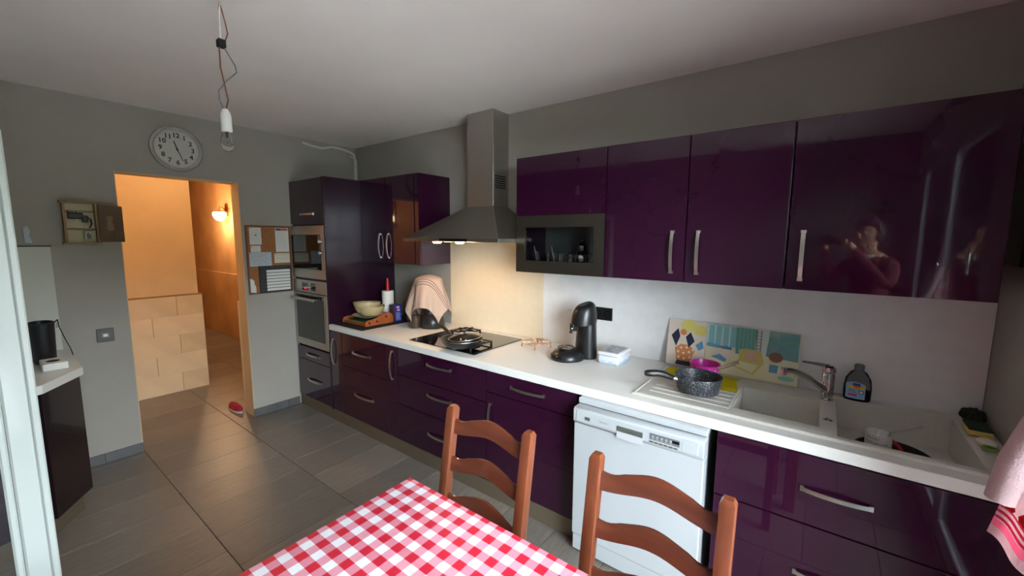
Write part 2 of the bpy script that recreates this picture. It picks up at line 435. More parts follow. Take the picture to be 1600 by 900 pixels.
# ------------------------------------------------------------------ garden door, window, outside
# left leaf, opened inwards, its free edge towards the room
XL = 1.78; y0, y1, zt = -3.08, -2.401, 1.925
lf = MB()
lf.box(XL-.03, XL+.035, y1-.078, y1-.018, .06, zt-.055, .006)          # free stile body
lf.box(XL-.03, XL+.035, y0, y0+.07, .06, zt-.03, .006)
lf.box(XL-.03, XL+.035, y0, y1-.018, .06, .16, .006); lf.box(XL-.03, XL+.035, y0, y1-.02, zt-.115, zt-.05, .006)
lf.box(XL+.012, XL+.042, y1-.020, y1, .05, zt, .004)                     # rebate lip
LEAF = struct('door_1', lf, M_pvc)
bd = MB(); bd.box(XL+.0, XL+.03, y1-.10, y1-.079, .16, zt-.115, .006); bd.box(XL+.0, XL+.03, y0+.071, y0+.09, .16, zt-.115, .006)
struct('glazing_bead', bd, M_pvc, LEAF)
struct('pane', MB().box(XL-.006, XL+.006, y0+.085, y1-.095, .165, zt-.12), M_pane, LEAF)
wfb = MB()
YM = (WIN[0]+WIN[1])/2; xa, xb = XR+.012, XR+.037
for a, b in ((WIN[0], WIN[0]+.075), (YM-.06, YM+.06), (WIN[1]-.075, WIN[1])): wfb.box(xa, xb, a, b, WIN[2], WIN[3], .004)
wfb.box(xa, xb, WIN[0], WIN[1], WIN[3]-.08, WIN[3], .004); wfb.box(xa, xb, WIN[0], WIN[1], WIN[2], WIN[2]+.09, .004)
W1 = struct('window_1', wfb, mat('grey window frame', S(150,154,156), .4))
for a, b in ((WIN[0]+.07, YM-.055), (YM+.055, WIN[1]-.07)): struct('pane', MB().box(xa+.009, xa+.015, a, b, WIN[2]+.08, WIN[3]-.07), M_pane, W1)
struct('ground', MB().box(XR+.061, 7.5, -9, 6, -.10, -.03), M_terr)
struct('lawn', MB().box(7.5, 30, -22, 18, -.12, -.05), M_outgrass)
def hedge(x, y, h, wd, label):
    bm = bmesh.new(); bmesh.ops.create_icosphere(bm, subdivisions=4, radius=1)
    for v in bm.verts:
        d = v.co.normalized(); d = d/((abs(d.x)**4+abs(d.y)**4+abs(d.z)**4)**.25); n_ = 1+.08*math.sin(9*d.x+5*d.y+x)*math.cos(7*d.z+4*d.y)+random.uniform(-.07, .07)
        v.co = Vector((d.x*wd*n_, d.y*wd*.7*n_, max(0, d.z*.5+.5)*h*n_))
    m = MB(); m.add(bm, Matrix.Translation((x, y, -.05)))
    tag(obj('garden_shrub', m, M_hedge, origin=(x, y, -.05)), label, 'shrub')
hedge(6.4, -11.5, 7.0, 1.8, 'tall green shrub outside, seen mirrored in the wide upper cabinet door')
hedge(11.4, -2.8, 2.75, 1.7, 'round green shrub straight out from the french window')
hedge(11.2, 1.6, 2.7, 1.7, 'round green shrub at the far side of the garden, out of view')
hedge(15.0, -4.6, 3.5, 1.9, 'taller green shrub in the back row, nearer side')
hedge(15.2, -.4, 3.6, 1.9, 'taller green shrub in the back row, farther side')

# ================================================================== KITCHEN UNITS
YD = -.690                                             # plane of the doors
def bow_handle(x0, x1, z, y, parent, vert=False, m=None):
    """flat bowed metal handle; along x at height z, or along z at x"""
    n = 12; mb = MB(); 
    for k in (0, 1):
        e = (x0 if k == 0 else x1)
    pts = []
    for i in range(n+1):
        t = i/n; a = x0+(x1-x0)*t; out = .004+.017*math.sin(PI*t)**.75
        pts.append((z, y-out, a) if vert else (a, y-out, z))
    wv = (.008, 0, 0) if vert else (0, 0, .008)
    mb.strip(pts, wv, .004, (0, -1, 0))
    for e in (x0+.004, x1-.004):
        if vert: mb.box(z-.010, z+.010, y-.008, y+.0005, e-.006, e+.006)
        else: mb.box(e-.006, e+.006, y-.008, y+.0005, z-.010, z+.010)
    return obj('handle', mb, m or M_alu, parent, 40)
def front(name, x0, x1, z0, z1, parent, y=YD, m=None, th=.019):
    return obj(name, MB().box(x0+.0015, x1-.0015, y, y+th, z0+.0015, z1-.0015, .0018, 2), m or M_pur, parent)
def carcass(x0, x1, z0, z1, parent, yb=-.006, yf=YD+.0195, m=None):
    return obj('carcass', MB().box(x0+.0008, x1-.0008, yf, yb, z0, z1), m or M_carc, parent)
# --- oven column
T = thing('oven_column', 'tall aubergine oven housing cabinet in the corner beside the corkboard', 'cabinet', (.30, -.35, .09))
col = MB()
col.box(.012, .03, YD+.02, -.006, .09, 2.086); col.box(.584, .602, YD+.001, -.006, .09, 2.086)
col.box(.03, .584, -.02, -.006, .09, 2.086)
for z in (.09, .588, 1.212, 1.688, 2.068): col.box(.03, .584, YD+.02, -.02, z, z+.014 if z < 2 else 2.086)
obj('carcass', col, M_side, T)
f = front('flap_door', .014, .582, 1.702, 2.084, T); bow_handle(.20, .43, 1.785, YD, f)
f = front('drawer', .014, .582, .464, .587, T); bow_handle(.18, .42, .522, YD, f)
f = front('drawer', .014, .582, .105, .462, T); bow_handle(.19, .44, .283, YD, f)
# --- built-in microwave
T = thing('microwave_oven', 'built-in stainless microwave with dark glass door above the oven', 'microwave', (.3, -.6, 1.227))
obj('casing', MB().box(.034, .58, YD+.012, -.03, 1.228, 1.686), M_dark, T)
fa = MB(); fa.box(.016, .58, YD-.004, YD+.012, 1.610, 1.686, .0015); fa.box(.016, .58, YD-.004, YD+.012, 1.228, 1.306, .0015); fa.box(.532, .58, YD-.004, YD+.012, 1.306, 1.610, .0015)
obj('fascia', fa, M_steel, T)
obj('glass_door', MB().box(.016, .531, YD-.005, YD+.011, 1.308, 1.608, .0015), M_blackg, T)
for z in (1.553, 1.455):
    obj('knob', MB().lathe([(0, .024), (.014, .024), (.016, .02), (.017, 0), (0, 0)], (.545, YD-.004, z), 20, axis=(0, -1, 0)), M_chrome, T, 40)
# --- built-in oven
T = thing('built_in_oven', 'built-in stainless oven with dark window and red display below the microwave', 'oven', (.3, -.6, .60))
obj('casing', MB().box(.034, .58, YD+.012, -.03, .603, 1.21), M_dark, T)
obj('control_panel', MB().box(.016, .58, YD-.004, YD+.012, 1.096, 1.208, .0015), M_steel, T)
d = obj('display', MB().box(.175, .272, YD-.0052, YD-.003, 1.118, 1.186), M_blackg, T)
text('0:00', .022, (.228, YD-.0056, 1.133), FRONT, mat('red led', S(255,40,60), .5, emit=S(255,30,60), estr=3), d, 'led_digits', .0001)
obj('display', MB().box(.332, .412, YD-.0052, YD-.003, 1.118, 1.186), M_blackg, T)
obj('knob', MB().lathe([(0, .02), (.014, .02), (.016, 0), (0, 0)], (.302, YD-.004, 1.148), 20, axis=(0, -1, 0)), M_alu, T, 40)
dr = MB(); dr.box(.016, .58, YD-.006, YD+.011, .605, 1.09, .002)
dr = obj('oven_door', dr, M_steel, T)
wn = obj('oven_window', MB().box(.058, .534, YD-.0085, YD-.004, .668, 1.076, .001), M_smoke, dr)
text('SIEMENS', .018, (.30, YD-.0088, .690), FRONT, M_greyp, dr, 'lettering', .0001)
hd = MB(); hd.cyl((.06, YD-.006, 1.045), (.06, YD-.045, 1.045), .007, 10); hd.cyl((.43, YD-.006, 1.045), (.43, YD-.045, 1.045), .007, 10)
hd.box(.04, .45, YD-.055, YD-.040, 1.033, 1.058, .003)
obj('handle', hd, M_alu, dr, 40)
# --- base units
def base(name, x0, x1, label, cat='cabinet'):
    T = thing(name, label, cat, ((x0+x1)/2, -.35, .10)); carcass(x0, x1, .10, .80, T); return T
T = base('pull_out_cabinet', .606, .782, 'narrow aubergine pull-out base unit right beside the oven column')
f = front('pull_out_front', .608, .781, .105, .80, T); bow_handle(.51, .735, .655, YD, f, True)
for o in T.children:
    pass
T = base('drawer_cabinet', .784, 1.398, 'aubergine base unit with two deep drawers left of the hob')
f = front('drawer', .784, 1.398, .528, .80, T); bow_handle(.945, 1.19, .666, YD, f)
f = front('drawer', .784, 1.398, .105, .526, T); bow_handle(.955, 1.21, .317, YD, f)
T = base('pull_out_cabinet', 1.40, 1.512, 'narrow aubergine pull-out base unit under the left edge of the hob')
f = front('pull_out_front', 1.40, 1.512, .105, .80, T); bow_handle(.55, .765, 1.456, YD, f, True)
T = base('drawer_cabinet', 1.514, 2.366, 'wide aubergine base unit with three drawers below the hob')
for z0, z1, hz in ((.605, .80, .738), (.383, .603, .524), (.105, .381, .247)):
    f = front('drawer', 1.514, 2.366, z0, z1, T); bow_handle(1.84, 2.07, hz, YD, f)
T = base('base_cabinet', 2.368, 2.978, 'aubergine base unit with one drawer over a door left of the dishwasher')
f = front('drawer', 2.368, 2.978, .674, .80, T); bow_handle(2.555, 2.785, .742, YD, f)
f = front('door', 2.368, 2.978, .105, .672, T); bow_handle(.40, .607, 2.402, YD, f, True)
T = thing('sink_cabinet', 'aubergine sink base unit with two wide drawers right of the dishwasher', 'cabinet', (4.05, -.35, .10))
c = MB(); c.box(3.632, 3.65, YD+.0195, -.006, .1, .80); c.box(4.478, 4.494, YD+.0195, -.006, .1, .80); c.box(3.65, 4.478, YD+.0195, -.006, .1, .12); c.box(3.65, 4.478, -.02, -.006, .12, .60)
obj('carcass', c, M_carc, T)
f = front('drawer', 3.632, 4.494, .530, .80, T); bow_handle(3.925, 4.13, .668, YD, f)
f = front('drawer', 3.632, 4.494, .105, .528, T); bow_handle(3.925, 4.13, .328, YD, f)
# plinths
tag(obj('plinth', MB().box(.02, 2.978, -.684, -.666, 0, .0995, .001), M_plinth), 'long brushed bronze plinth board under the base units left of the dishwasher', 'plinth')
tag(obj('plinth', MB().box(3.632, 4.49, -.684, -.666, 0, .0995, .001), M_plinth), 'short plinth board under the sink unit', 'plinth')
# worktop (one slab with the sink cut-out)
wt = MB()
X0, X1, YA, YB = .605, 4.499, -.6945, -.002
hx0, hx1, hy0, hy1 = 3.650, 4.415, -.60, -.092
poly = lambda a, b, c_, d_: wt.box(a, b, c_, d_, .8045, .85)
bmw = bmesh.new()
def quadgrid(xs, ys, skip, z0, z1):
    bm = bmesh.new(); V = {}
    def v(i, j, z):
        if (i, j, z) not in V: V[(i, j, z)] = bm.verts.new((xs[i], ys[j], z))
        return V[(i, j, z)]
    cells = {(i, j) for i in range(len(xs)-1) for j in range(len(ys)-1)} - set(skip)
    for i, j in cells:
        bm.faces.new((v(i, j, z1), v(i+1, j, z1), v(i+1, j+1, z1), v(i, j+1, z1)))
        bm.faces.new((v(i, j, z0), v(i, j+1, z0), v(i+1, j+1, z0), v(i+1, j, z0)))
        for (di, dj), (p, q) in {(0, -1): ((i, j), (i+1, j)), (1, 0): ((i+1, j), (i+1, j+1)), (0, 1): ((i+1, j+1), (i, j+1)), (-1, 0): ((i, j+1), (i, j))}.items():
            if (i+di, j+dj) not in cells:
                bm.faces.new((v(*p, z0), v(*q, z0), v(*q, z1), v(*p, z1)))
    bmesh.ops.recalc_face_normals(bm, faces=bm.faces)
    return bm
bm = quadgrid([X0, hx0, hx1, X1], [YA, hy0, hy1, YB], {(1, 1)}, .8045, .85)
ed = [e for e in bm.edges if len(e.link_faces) == 2 and all(abs(v.co.y-YA) < 1e-5 for v in e.verts) and abs(e.verts[0].co.z-e.verts[1].co.z) < 1e-6]
bmesh.ops.bevel(bm, geom=ed, offset=.004, segments=2, affect='EDGES', profile=.5)
wt = MB(); wt.add(bm)
tag(obj('worktop', wt, M_top, origin=(2.5, -.35, .8045)), 'long white worktop running from the oven column to the right wall', 'worktop')
# splashback panels
tag(obj('splashback', MB().box(.604, 1.376, -.0065, -.0005, .8505, 1.372, .001), M_splash_shade), 'splashback panel under the left upper cabinet, corner shade put into its colour', 'splashback')
tag(obj('splashback', MB().box(1.378, 2.322, -.0075, -.0005, .8505, 1.60, .001), M_splashg), 'glossy cream splashback panel behind the hob', 'splashback')
tag(obj('splashback', MB().box(2.324, 4.50, -.0065, -.0005, .8505, 1.40, .001), M_splash), 'long pale grey splashback panel behind the coffee machine and sink', 'splashback')
# --- dishwasher
T = thing('dishwasher', 'white freestanding dishwasher under the worktop behind the chair', 'dishwasher', (3.305, -.4, 0))
obj('body', MB().box(3.012, 3.596, -.70, -.03, .03, .775, .003), M_white, T)
obj('top_lid', MB().box(3.006, 3.602, -.722, -.03, .7765, .8035, .004, 2), M_white, T)
for x in (3.05, 3.55): obj('foot', MB().cyl((x, -.60, 0), (x, -.60, .03), .018, 10), M_black, T)

obj('door', MB().box(3.006, 3.602, -.762, -.702, .10, .690, .004, 2), M_white, T)
obj('kick_panel', MB().box(3.008, 3.600, -.755, -.702, .012, .097, .003), M_white, T)
cp = MB()
prof = [(-.702, .692), (-.764, .692), (-.772, .705), (-.772, .760), (-.766, .770), (-.702, .772)]
cp.prism(prof, 'x', 3.006, 3.602, .002)
CP = obj('control_panel', cp, M_white, T, 35)
rp = MB(); rp.box(3.022, 3.580, -.7745, -.770, .708, .764, .002, 2)
obj('raised_fascia', rp, M_white, CP)
obj('sensor_window', MB().box(3.070, 3.096, -.7758, -.774, .722, .738), M_greyp, CP)
text('Electrolux', .0095, (3.166, -.7748, .7335), FRONT, M_greyp, CP, 'lettering', .0001)
rc = MB(); rc.box(3.232, 3.352, -.7768, -.773, .717, .741, .001); obj('grip_strip', rc, M_greyp, CP)
text('Electrolux', .012, (3.298, -.7772, .7275), FRONT, mat('dark grey print', S(70,72,68), .6), CP, 'lettering', .0001)
sc_ = MB()
n = 10; bm = bmesh.new(); rr = []
for i in range(n+1):
    t = i/n; x = 3.232+.12*t; dp = .0005+.014*math.sin(PI*t)**.4
    rr.append([bm.verts.new((x, -.7755, .716)), bm.verts.new((x, -.7755+0.0008, .716-.004)), bm.verts.new((x, -.7765, .683+.004*abs(2*t-1)**4)), bm.verts.new((x, -.7715, .683+.004*abs(2*t-1)**4)), bm.verts.new((x, -.7715, .716))])
for A, B in zip(rr, rr[1:]):
    for k in range(5): bm.faces.new((A[k], A[(k+1) % 5], B[(k+1) % 5], B[k]))
bm.faces.new(rr[0]); bm.faces.new(rr[-1]); bmesh.ops.recalc_face_normals(bm, faces=bm.faces)
sc_.add(bm); obj('grip_recess', sc_, mat('grip shadow white', S(190,192,194), .3), CP)
ds = obj('display_strip', MB().box(3.383, 3.508, -.7760, -.774, .7235, .752), mat('grey control film', S(104,108,112), .45), CP)
obj('display', MB().box(3.478, 3.507, -.7764, -.7758, .734, .746), M_blackg, ds)
icon = MB()
for i in range(5):
    x = 3.397+i*.019; icon.torus((x, -.7762, .739), .0035, .0008, 10, 4, axis=(0, -1, 0)); icon.box(x-.006, x+.006, -.7763, -.7758, .7285, .7297)
obj('icon', icon, M_wplast, ds)
for i in range(6):
    x = 3.390+i*.0205
    obj('button', MB().box(x-.009, x+.009, -.7770, -.773, .710, .7165, .002, 2), M_greyp, CP)
lt = MB()
for i in range(5): lt.box(3.516, 3.5185, -.7752, -.774, .715+i*.008, .7175+i*.008)
obj('indicator_light', lt, M_greyp, CP)
# --- hob
T = thing('gas_hob', 'black glass gas hob with two iron pan supports set on the worktop', 'hob', (1.88, -.36, .8505))
obj('glass_plate', MB().box(1.572, 2.208, -.618, -.10, .8505, .857, .0015), M_blackg, T)
def grate(cx, cy, s):
    b = MB(); h = .884
    for sx in (-1, 1):
        b.box(cx+sx*s-.005, cx+sx*s+.005, cy-s, cy+s, h-.008, h, .001)
        b.box(cx-s, cx+s, cy+sx*s-.005, cy+sx*s+.005, h-.008, h, .001)
        for sy in (-1, 1): b.box(cx+sx*s-.006, cx+sx*s+.006, cy+sy*s-.006, cy+sy*s+.006, .857, h, .001)
        b.box(cx+sx*s*.25-.004 if sx > 0 else cx-s, cx+s if sx > 0 else cx-s*.25+.004, cy-.004, cy+.004, h-.006, h+.010, .001)
        b.box(cx-.004, cx+.004, cy+sx*s*.25 if sx > 0 else cy-s, cy+s if sx > 0 else cy-s*.25, h-.006, h+.010, .001)
    obj('pan_support', b, M_iron, T)
    for r, z0, z1, nm, m in ((.034, .857, .872, 'burner', M_alu), (.030, .872, .880, 'burner_cap', M_iron)):
        obj(nm, MB().lathe([(0, z1), (r*.85, z1), (r, z1-.003), (r, z0), (0, z0)], (cx, cy, 0), 20), m, T, 40)
grate(1.765, -.225, .075); grate(2.03, -.47, .105)
# --- cooker hood
T = thing('cooker_hood', 'stainless pyramid cooker hood with tall chimney above the hob', 'cooker hood', (1.87, -.26, 1.56))
cx0, cx1, cyf = 1.744, 1.997, -.178; hx0, hx1, hyf = 1.409, 2.326, -.523
ch = MB(); ch.box(cx0, cx1, cyf, -.001, 1.8195, ZC-.001, .001)
CH = obj('chimney', ch, M_steel, T)
vn = MB()
for i in range(6): vn.box(cx1-.001, cx1+.0012, -.158, -.034, 1.950+i*.0165, 1.958+i*.0165)
obj('vent_slot', vn, M_dark, CH)
bm = bmesh.new()
lo = [bm.verts.new(p) for p in ((hx0, hyf, 1.586), (hx1, hyf, 1.586), (hx1, -.009, 1.586), (hx0, -.009, 1.586))]
hi = [bm.verts.new(p) for p in ((cx0-.004, cyf-.004, 1.8195), (cx1+.004, cyf-.004, 1.8195), (cx1+.004, -.009, 1.8195), (cx0-.004, -.009, 1.8195))]
bm.faces.new(hi)
for i in range(4): bm.faces.new((lo[i], lo[(i+1) % 4], hi[(i+1) % 4], hi[i]))
bm.faces.new(lo[::-1]); bmesh.ops.recalc_face_normals(bm, faces=bm.faces)
cn = MB(); cn.add(bm); obj('canopy', cn, M_steeld, T)
lp = MB(); lp.box(hx0, hx1, hyf, -.009, 1.563, 1.586, .001); LP = obj('lip', lp, M_steeld, T)
obj('control_strip', MB().box(1.80, 2.06, hyf-.0015, hyf+.001, 1.566, 1.583), M_blackg, LP)
fl_ = MB(); fl_.box(hx0+.05, 1.86, -.40, -.06, 1.560, 1.5632); fl_.box(1.88, hx1-.05, -.40, -.06, 1.560, 1.5632); obj('grease_filter', fl_, M_alu, T)
for x in (1.705, 1.93):
    hb = MB(); hb.lathe([(0, -.012), (.022, -.010), (.030, -.004), (.033, .003), (0, .003)], (x, -.455, 1.5605), 20)
    obj('hood_lamp', hb, M_halo, T, 60)
    lamp('hood_lamp_light', 'SPOT', (x, -.455, 1.543), 4.8, WARM, .02, math.radians(165))
# --- upper cabinets
UD = -.348; UZ0, UZ1 = 1.373, 2.089
def upper(name, x0, x1, label, z0=UZ0, z1=UZ1):
    T = thing(name, label, 'cabinet', ((x0+x1)/2, -.17, z0)); return T
T = upper('upper_cabinet', .604, 1.381, 'aubergine upper cabinet with two doors in the corner left of the hood')
obj('carcass', MB().box(.604, 1.380, UD+.0195, -.009, UZ0, UZ1-.001), M_pur, T)
f = front('door', .604, .966, UZ0, UZ1, T, UD); bow_handle(1.415, 1.622, .877-.0, UD, f, True)
f = front('door', .968, 1.328, UZ0, UZ1, T, UD); bow_handle(1.415, 1.622, .99, UD, f, True)
obj('filler_strip', MB().box(1.331, 1.380, UD+.003, UD+.019, UZ0, UZ1-.001, .004, 2), M_pur, T)
A0, A1 = 2.330, 2.946
T = upper('glass_front_cabinet', A0, A1, 'aubergine upper cabinet with steel framed glass front beside the hood')
c = MB(); c.box(A0, A0+.016, UD+.0195, -.009, UZ0, UZ1); c.box(A1-.016, A1, UD+.0195, -.009, UZ0, UZ1); c.box(A0+.016, A1-.016, UD+.0195, -.009, UZ0, UZ0+.016); c.box(A0+.016, A1-.016, UD+.0195, -.009, UZ1-.016, UZ1)
c.box(A0+.016, A1-.016, UD+.02, -.02, 1.722, 1.738)
obj('carcass', c, M_carc, T)
obj('back_panel', MB().box(A0+.016, A1-.016, -.02, -.009, UZ0+.016, UZ1-.016), mat('grey cabinet interior', S(92,98,98), .6), T)
f = front('flap_door', A0, A1, 1.732, UZ1, T, UD)
gd = MB(); gx0, gx1, gz0, gz1 = 2.400, 2.878, 1.448, 1.656
gd.box(A0+.0015, gx0, UD, UD+.019, UZ0+.001, 1.7295); gd.box(gx1, A1-.0015, UD, UD+.019, UZ0+.001, 1.7295)
gd.box(gx0, gx1, UD, UD+.019, UZ0+.001, gz0); gd.box(gx0, gx1, UD, UD+.019, gz1, 1.7295)
G = obj('glass_door_frame', gd, mat('bronze steel frame', S(112,106,98), .4, metal=1, noise=.06, nscale=60, stretch=(25, 1, 1)), T)
obj('pane', MB().box(gx0+.0005, gx1-.0005, UD+.006, UD+.010, gz0+.0005, gz1-.0005), M_pane, G)
T = upper('upper_cabinet', 2.948, 3.794, 'aubergine upper cabinet with two doors above the coffee machine')
carcass(2.948, 3.794, UZ0, UZ1, T, -.009, UD+.0195)
f = front('door', 2.948, 3.374, UZ0, UZ1, T, UD); bow_handle(1.418, 1.63, 3.312, UD, f, True)
f = front('door', 3.376, 3.793, UZ0, UZ1, T, UD); bow_handle(1.418, 1.63, 3.434, UD, f, True)
T = upper('upper_cabinet', 3.796, 4.424, 'wide single-door aubergine upper cabinet above the sink at far right')
carcass(3.80, 4.42, UZ0, UZ1, T, -.009, UD+.0195)
f = front('door', 3.797, 4.424, UZ0, UZ1, T, UD); bow_handle(1.415, 1.628, 3.851, UD, f, True)
pn = MB(); pn.box(XR-.022, XR-.0005, -.62, -.012, 1.494, 2.186, .003)
tag(obj('wall_panel', pn, M_blackg), 'dark glossy panel on the right wall beside the wide upper cabinet', 'wall panel')
# ================================================================== SINK AND TAP
SZ = .8578
xs = [3.242, 3.655, 3.965, 4.020, 4.400, 4.482]; ys = [-.628, -.585, -.53, -.215, -.105, -.050]
bm = bmesh.new()
skip = {(1, 2), (3, 1), (3, 2), (3, 3)}
T = thing('sink', 'cream composite double sink with drainer set into the worktop', 'sink', (3.86, -.34, .8505))
b = MB(); bm = quadgrid(xs, ys, skip, .8502, SZ)
ed = [e for e in bm.edges if len(e.link_faces) == 2 and abs(e.verts[0].co.z-SZ) < 1e-6 and abs(e.verts[1].co.z-SZ) < 1e-6 and any(abs(f.normal.z) < .5 for f in e.link_faces)]
bmesh.ops.bevel(bm, geom=ed, offset=.003, segments=2, affect='EDGES', profile=.5)
b.add(bm); obj('rim', b, M_sink, T, 40)
def basin(nm, x0, x1, y0, y1, zb):
    b = MB(); t = .004
    b.box(x0-t, x0, y0-t, y1+t, zb, .8515); b.box(x1, x1+t, y0-t, y1+t, zb, .8515)
    b.box(x0, x1, y0-t, y0, zb, .8515); b.box(x0, x1, y1, y1+t, zb, .8515); b.box(x0-t, x1+t, y0-t, y1+t, zb-t, zb)
    o = obj(nm, b, M_sink, T)
    w_ = MB().lathe([(0, .003), (.02, .003), (.038, .002), (.04, 0), (0, 0)], ((x0+x1)/2, (y0+y1)/2, zb), 24)
    obj('drain', w_, M_chrome, o, 40)
basin('basin', 3.655, 3.965, -.53, -.215, .70); basin('basin', 4.020, 4.400, -.585, -.105, .72)
rd = MB()
for i in range(6): rd.box(3.30 if i not in (2, 3) else 3.30, 3.64, -.555+i*.052, -.548+i*.052, SZ-.0005, SZ+.0022, .001)
rd.box(3.640, 3.648, -.56, -.26, SZ-.0005, SZ+.0022, .001)
obj('drainer_ridge', rd, M_wplast, T)
rm = MB(); rm.box(3.25, 4.475, -.626, -.618, SZ-.001, SZ+.003, .0015); rm.box(3.248, 3.256, -.62, -.06, SZ-.001, SZ+.003, .0015); obj('raised_edge', rm, M_sink, T)
obj('overflow_button', MB().lathe([(0, .004), (.012, .004), (.018, 0), (0, 0)], (3.992, -.43, SZ), 20, sy=.8), M_chrome, T, 40)
T = thing('mixer_tap', 'chrome single-lever mixer tap standing behind the left basin', 'tap', (3.985, -.157, SZ))
b = MB().lathe([(0, 0), (.028, 0), (.028, .004), (.0245, .008), (.0245, .118), (.022, .121), (.022, .127), (0, .127)], (3.985, -.157, SZ+.0003), 28)
obj('body', b, M_chrome, T, 40)
pts = []
P0, P1, P2, P3 = map(Vector, ((3.978, -.166, .905), (3.93, -.205, .945), (3.88, -.245, 1.0), (3.822, -.292, .998)))
for i in range(13):
    t = i/12; pts.append(P0*(1-t)**3+P1*3*t*(1-t)**2+P2*3*t*t*(1-t)+P3*t**3)
sp_ = MB().tube(pts, [.017-.004*i/12 for i in range(13)], 14); sp_.cyl(P3+Vector((-.002, -.002, .012)), P3+Vector((-.002, -.002, -.020)), .0135, 18)
obj('spout', sp_, M_chrome, T, 40)
lv = MB().lathe([(0, 0), (.0255, 0), (.0265, .006), (.0255, .026), (.018, .034), (0, .036)], (3.985, -.157, .9852), 28)
lv.tube([(3.985, -.157, 1.012), (3.94, -.172, 1.020), (3.885, -.19, 1.026)], [.012, .008, .005], 10)
obj('lever', lv, M_chrome, T, 40)

# ------------------------------------------------------------------ on and around the sink
T = thing('soap_bottle', 'clear soap bottle with dark blue liquid and label behind the right basin', 'bottle', (4.095, -.095, SZ+.001))
bx, by, bz = 4.095, -.082, SZ+.001
prof = [(0, 0), (.046, 0), (.050, .006), (.051, .06), (.046, .10), (.030, .130), (.017, .140), (.017, .146), (0, .146)]
obj('bottle_body', MB().lathe(prof, (bx, by, bz), 32, sy=.55), mat_pane('smoky clear plastic', (.62, .63, .64, 1)), T, 40)
obj('liquid', MB().lathe([(0, .002), (.044, .002), (.048, .007), (.0490, .05), (0, .05)], (bx, by, bz), 32, sy=.53), mat('dark blue soap', S(10,18,60), .1), T, 40)
obj('cap', MB().lathe([(0, .146), (.019, .146), (.019, .164), (.015, .168), (0, .168)], (bx, by, bz), 20), mat('grey translucent cap', S(110,112,114), .3), T, 40)
lb = MB(); bm = bmesh.new(); V = []
for i in range(13):
    a = -PI/2-.95+1.5*i/12; x = bx+.0515*math.cos(a); y = by+.0515*.56*math.sin(a)
    V.append((bm.verts.new((x, y, bz+.012)), bm.verts.new((x, y, bz+.078+.012*math.sin(PI*i/12)))))
for p, q in zip(V, V[1:]): bm.faces.new((p[0], q[0], q[1], p[1]))
lb.add(bm); LB = obj('label', lb, mat('blue white label', S(150,186,222), .4), T)
yl = by-.0295
TB = Matrix.Rotation(math.radians(-12), 4, 'Z') @ FRONT
def pbox(x0, x1, z0, z1, c, nm='label_print', th=.0):
    b = MB(True); b.box(x0, x1, -.0005-th, .0003, z0, z1); o = obj(nm, b, c, LB); o.location = Vector((bx-.004, yl, bz))-org(T); o.rotation_euler = (0, 0, math.radians(-12)); return o
pbox(-.029, .029, .058, .072, mat('yellow print', S(226,176,30), .5)); pbox(-.015, .012, .072, .084, mat('royal blue print', S(30,66,150), .5))
pbox(-.029, .002, .024, .033, mat('magenta print', S(206,40,120), .5)); pbox(.008, .026, .037, .055, mat('teal shield print', S(70,140,176), .5), th=.0003); pbox(.014, .020, .040, .052, M_paper, th=.0006); pbox(.011, .023, .043, .049, M_paper, th=.0006)
M_redp = mat('red print', S(196,36,40), .5)
text('W5', .016, (bx-.005, yl-.0011, bz+.066), TB, M_redp, LB, 'lettering', .0002, .0003)
M_ink = mat('dark ink', S(50,56,76), .6)
text('ANTI-', .010, (bx-.018, yl+.0022, bz+.050), TB, M_ink, LB, 'lettering', .0002)
text('BAKTERIELL', .006, (bx-.017, yl+.002, bz+.041), TB, M_ink, LB, 'lettering', .0002)
def blob(name, label, cat, c, r, s, m, n=4, amp=.12):
    bm = bmesh.new(); bmesh.ops.create_icosphere(bm, subdivisions=n, radius=1)
    for v in bm.verts:
        d = v.co.normalized(); k = 1+amp*math.sin(7*d.x+3)*math.cos(9*d.y)+random.uniform(-amp, amp)*.4
        v.co = Vector((d.x*s[0], d.y*s[1], d.z*s[2]))*r*k
    zmin = min(v.co.z for v in bm.verts); b = MB(); b.add(bm, Matrix.Translation((c[0], c[1], c[2]-zmin)))
    return tag(obj(name, b, m, origin=c, smooth=50), label, cat)
blob('scouring_pad', 'dark steel wool scouring pad in the far sink corner by the right wall', 'scourer', (4.455, -.105, SZ+.001), .036, (1, 1.15, .75), mat('dark steel wool', S(52,56,52), .6, metal=.4, bump=1, bscale=300), amp=.18)
T = thing('sponge', 'green and yellow washing-up sponge on the right rim of the sink', 'sponge', (4.445, -.225, SZ))
obj('scourer_layer', MB().box(4.412, 4.478, -.275, -.175, .881, .889, .003), mat('dark green scourer', S(30,60,46), .95, bump=.8, bscale=200), T)
obj('foam', MB().box(4.412, 4.478, -.275, -.175, .8615, .8805, .004), mat('yellow foam', S(214,180,92), .9, bump=.5, bscale=120), T)
T = thing('dish_brush', 'small white and green dish brush lying on the right sink rim', 'brush', (4.445, -.37, SZ))
obj('brush_head', MB().lathe([(0, 0), (.024, .002), (.027, .012), (.018, .022), (0, .026)], (4.443, -.35, .8615), 18), mat('pale cream plastic', S(220,216,190), .5), T, 40)
obj('bristles', MB().lathe([(.012, 0), (.024, .003), (.021, .008), (.010, .009)], (4.443, -.398, .8615), 14), mat('green bristles', S(120,150,70), .9), T, 40)
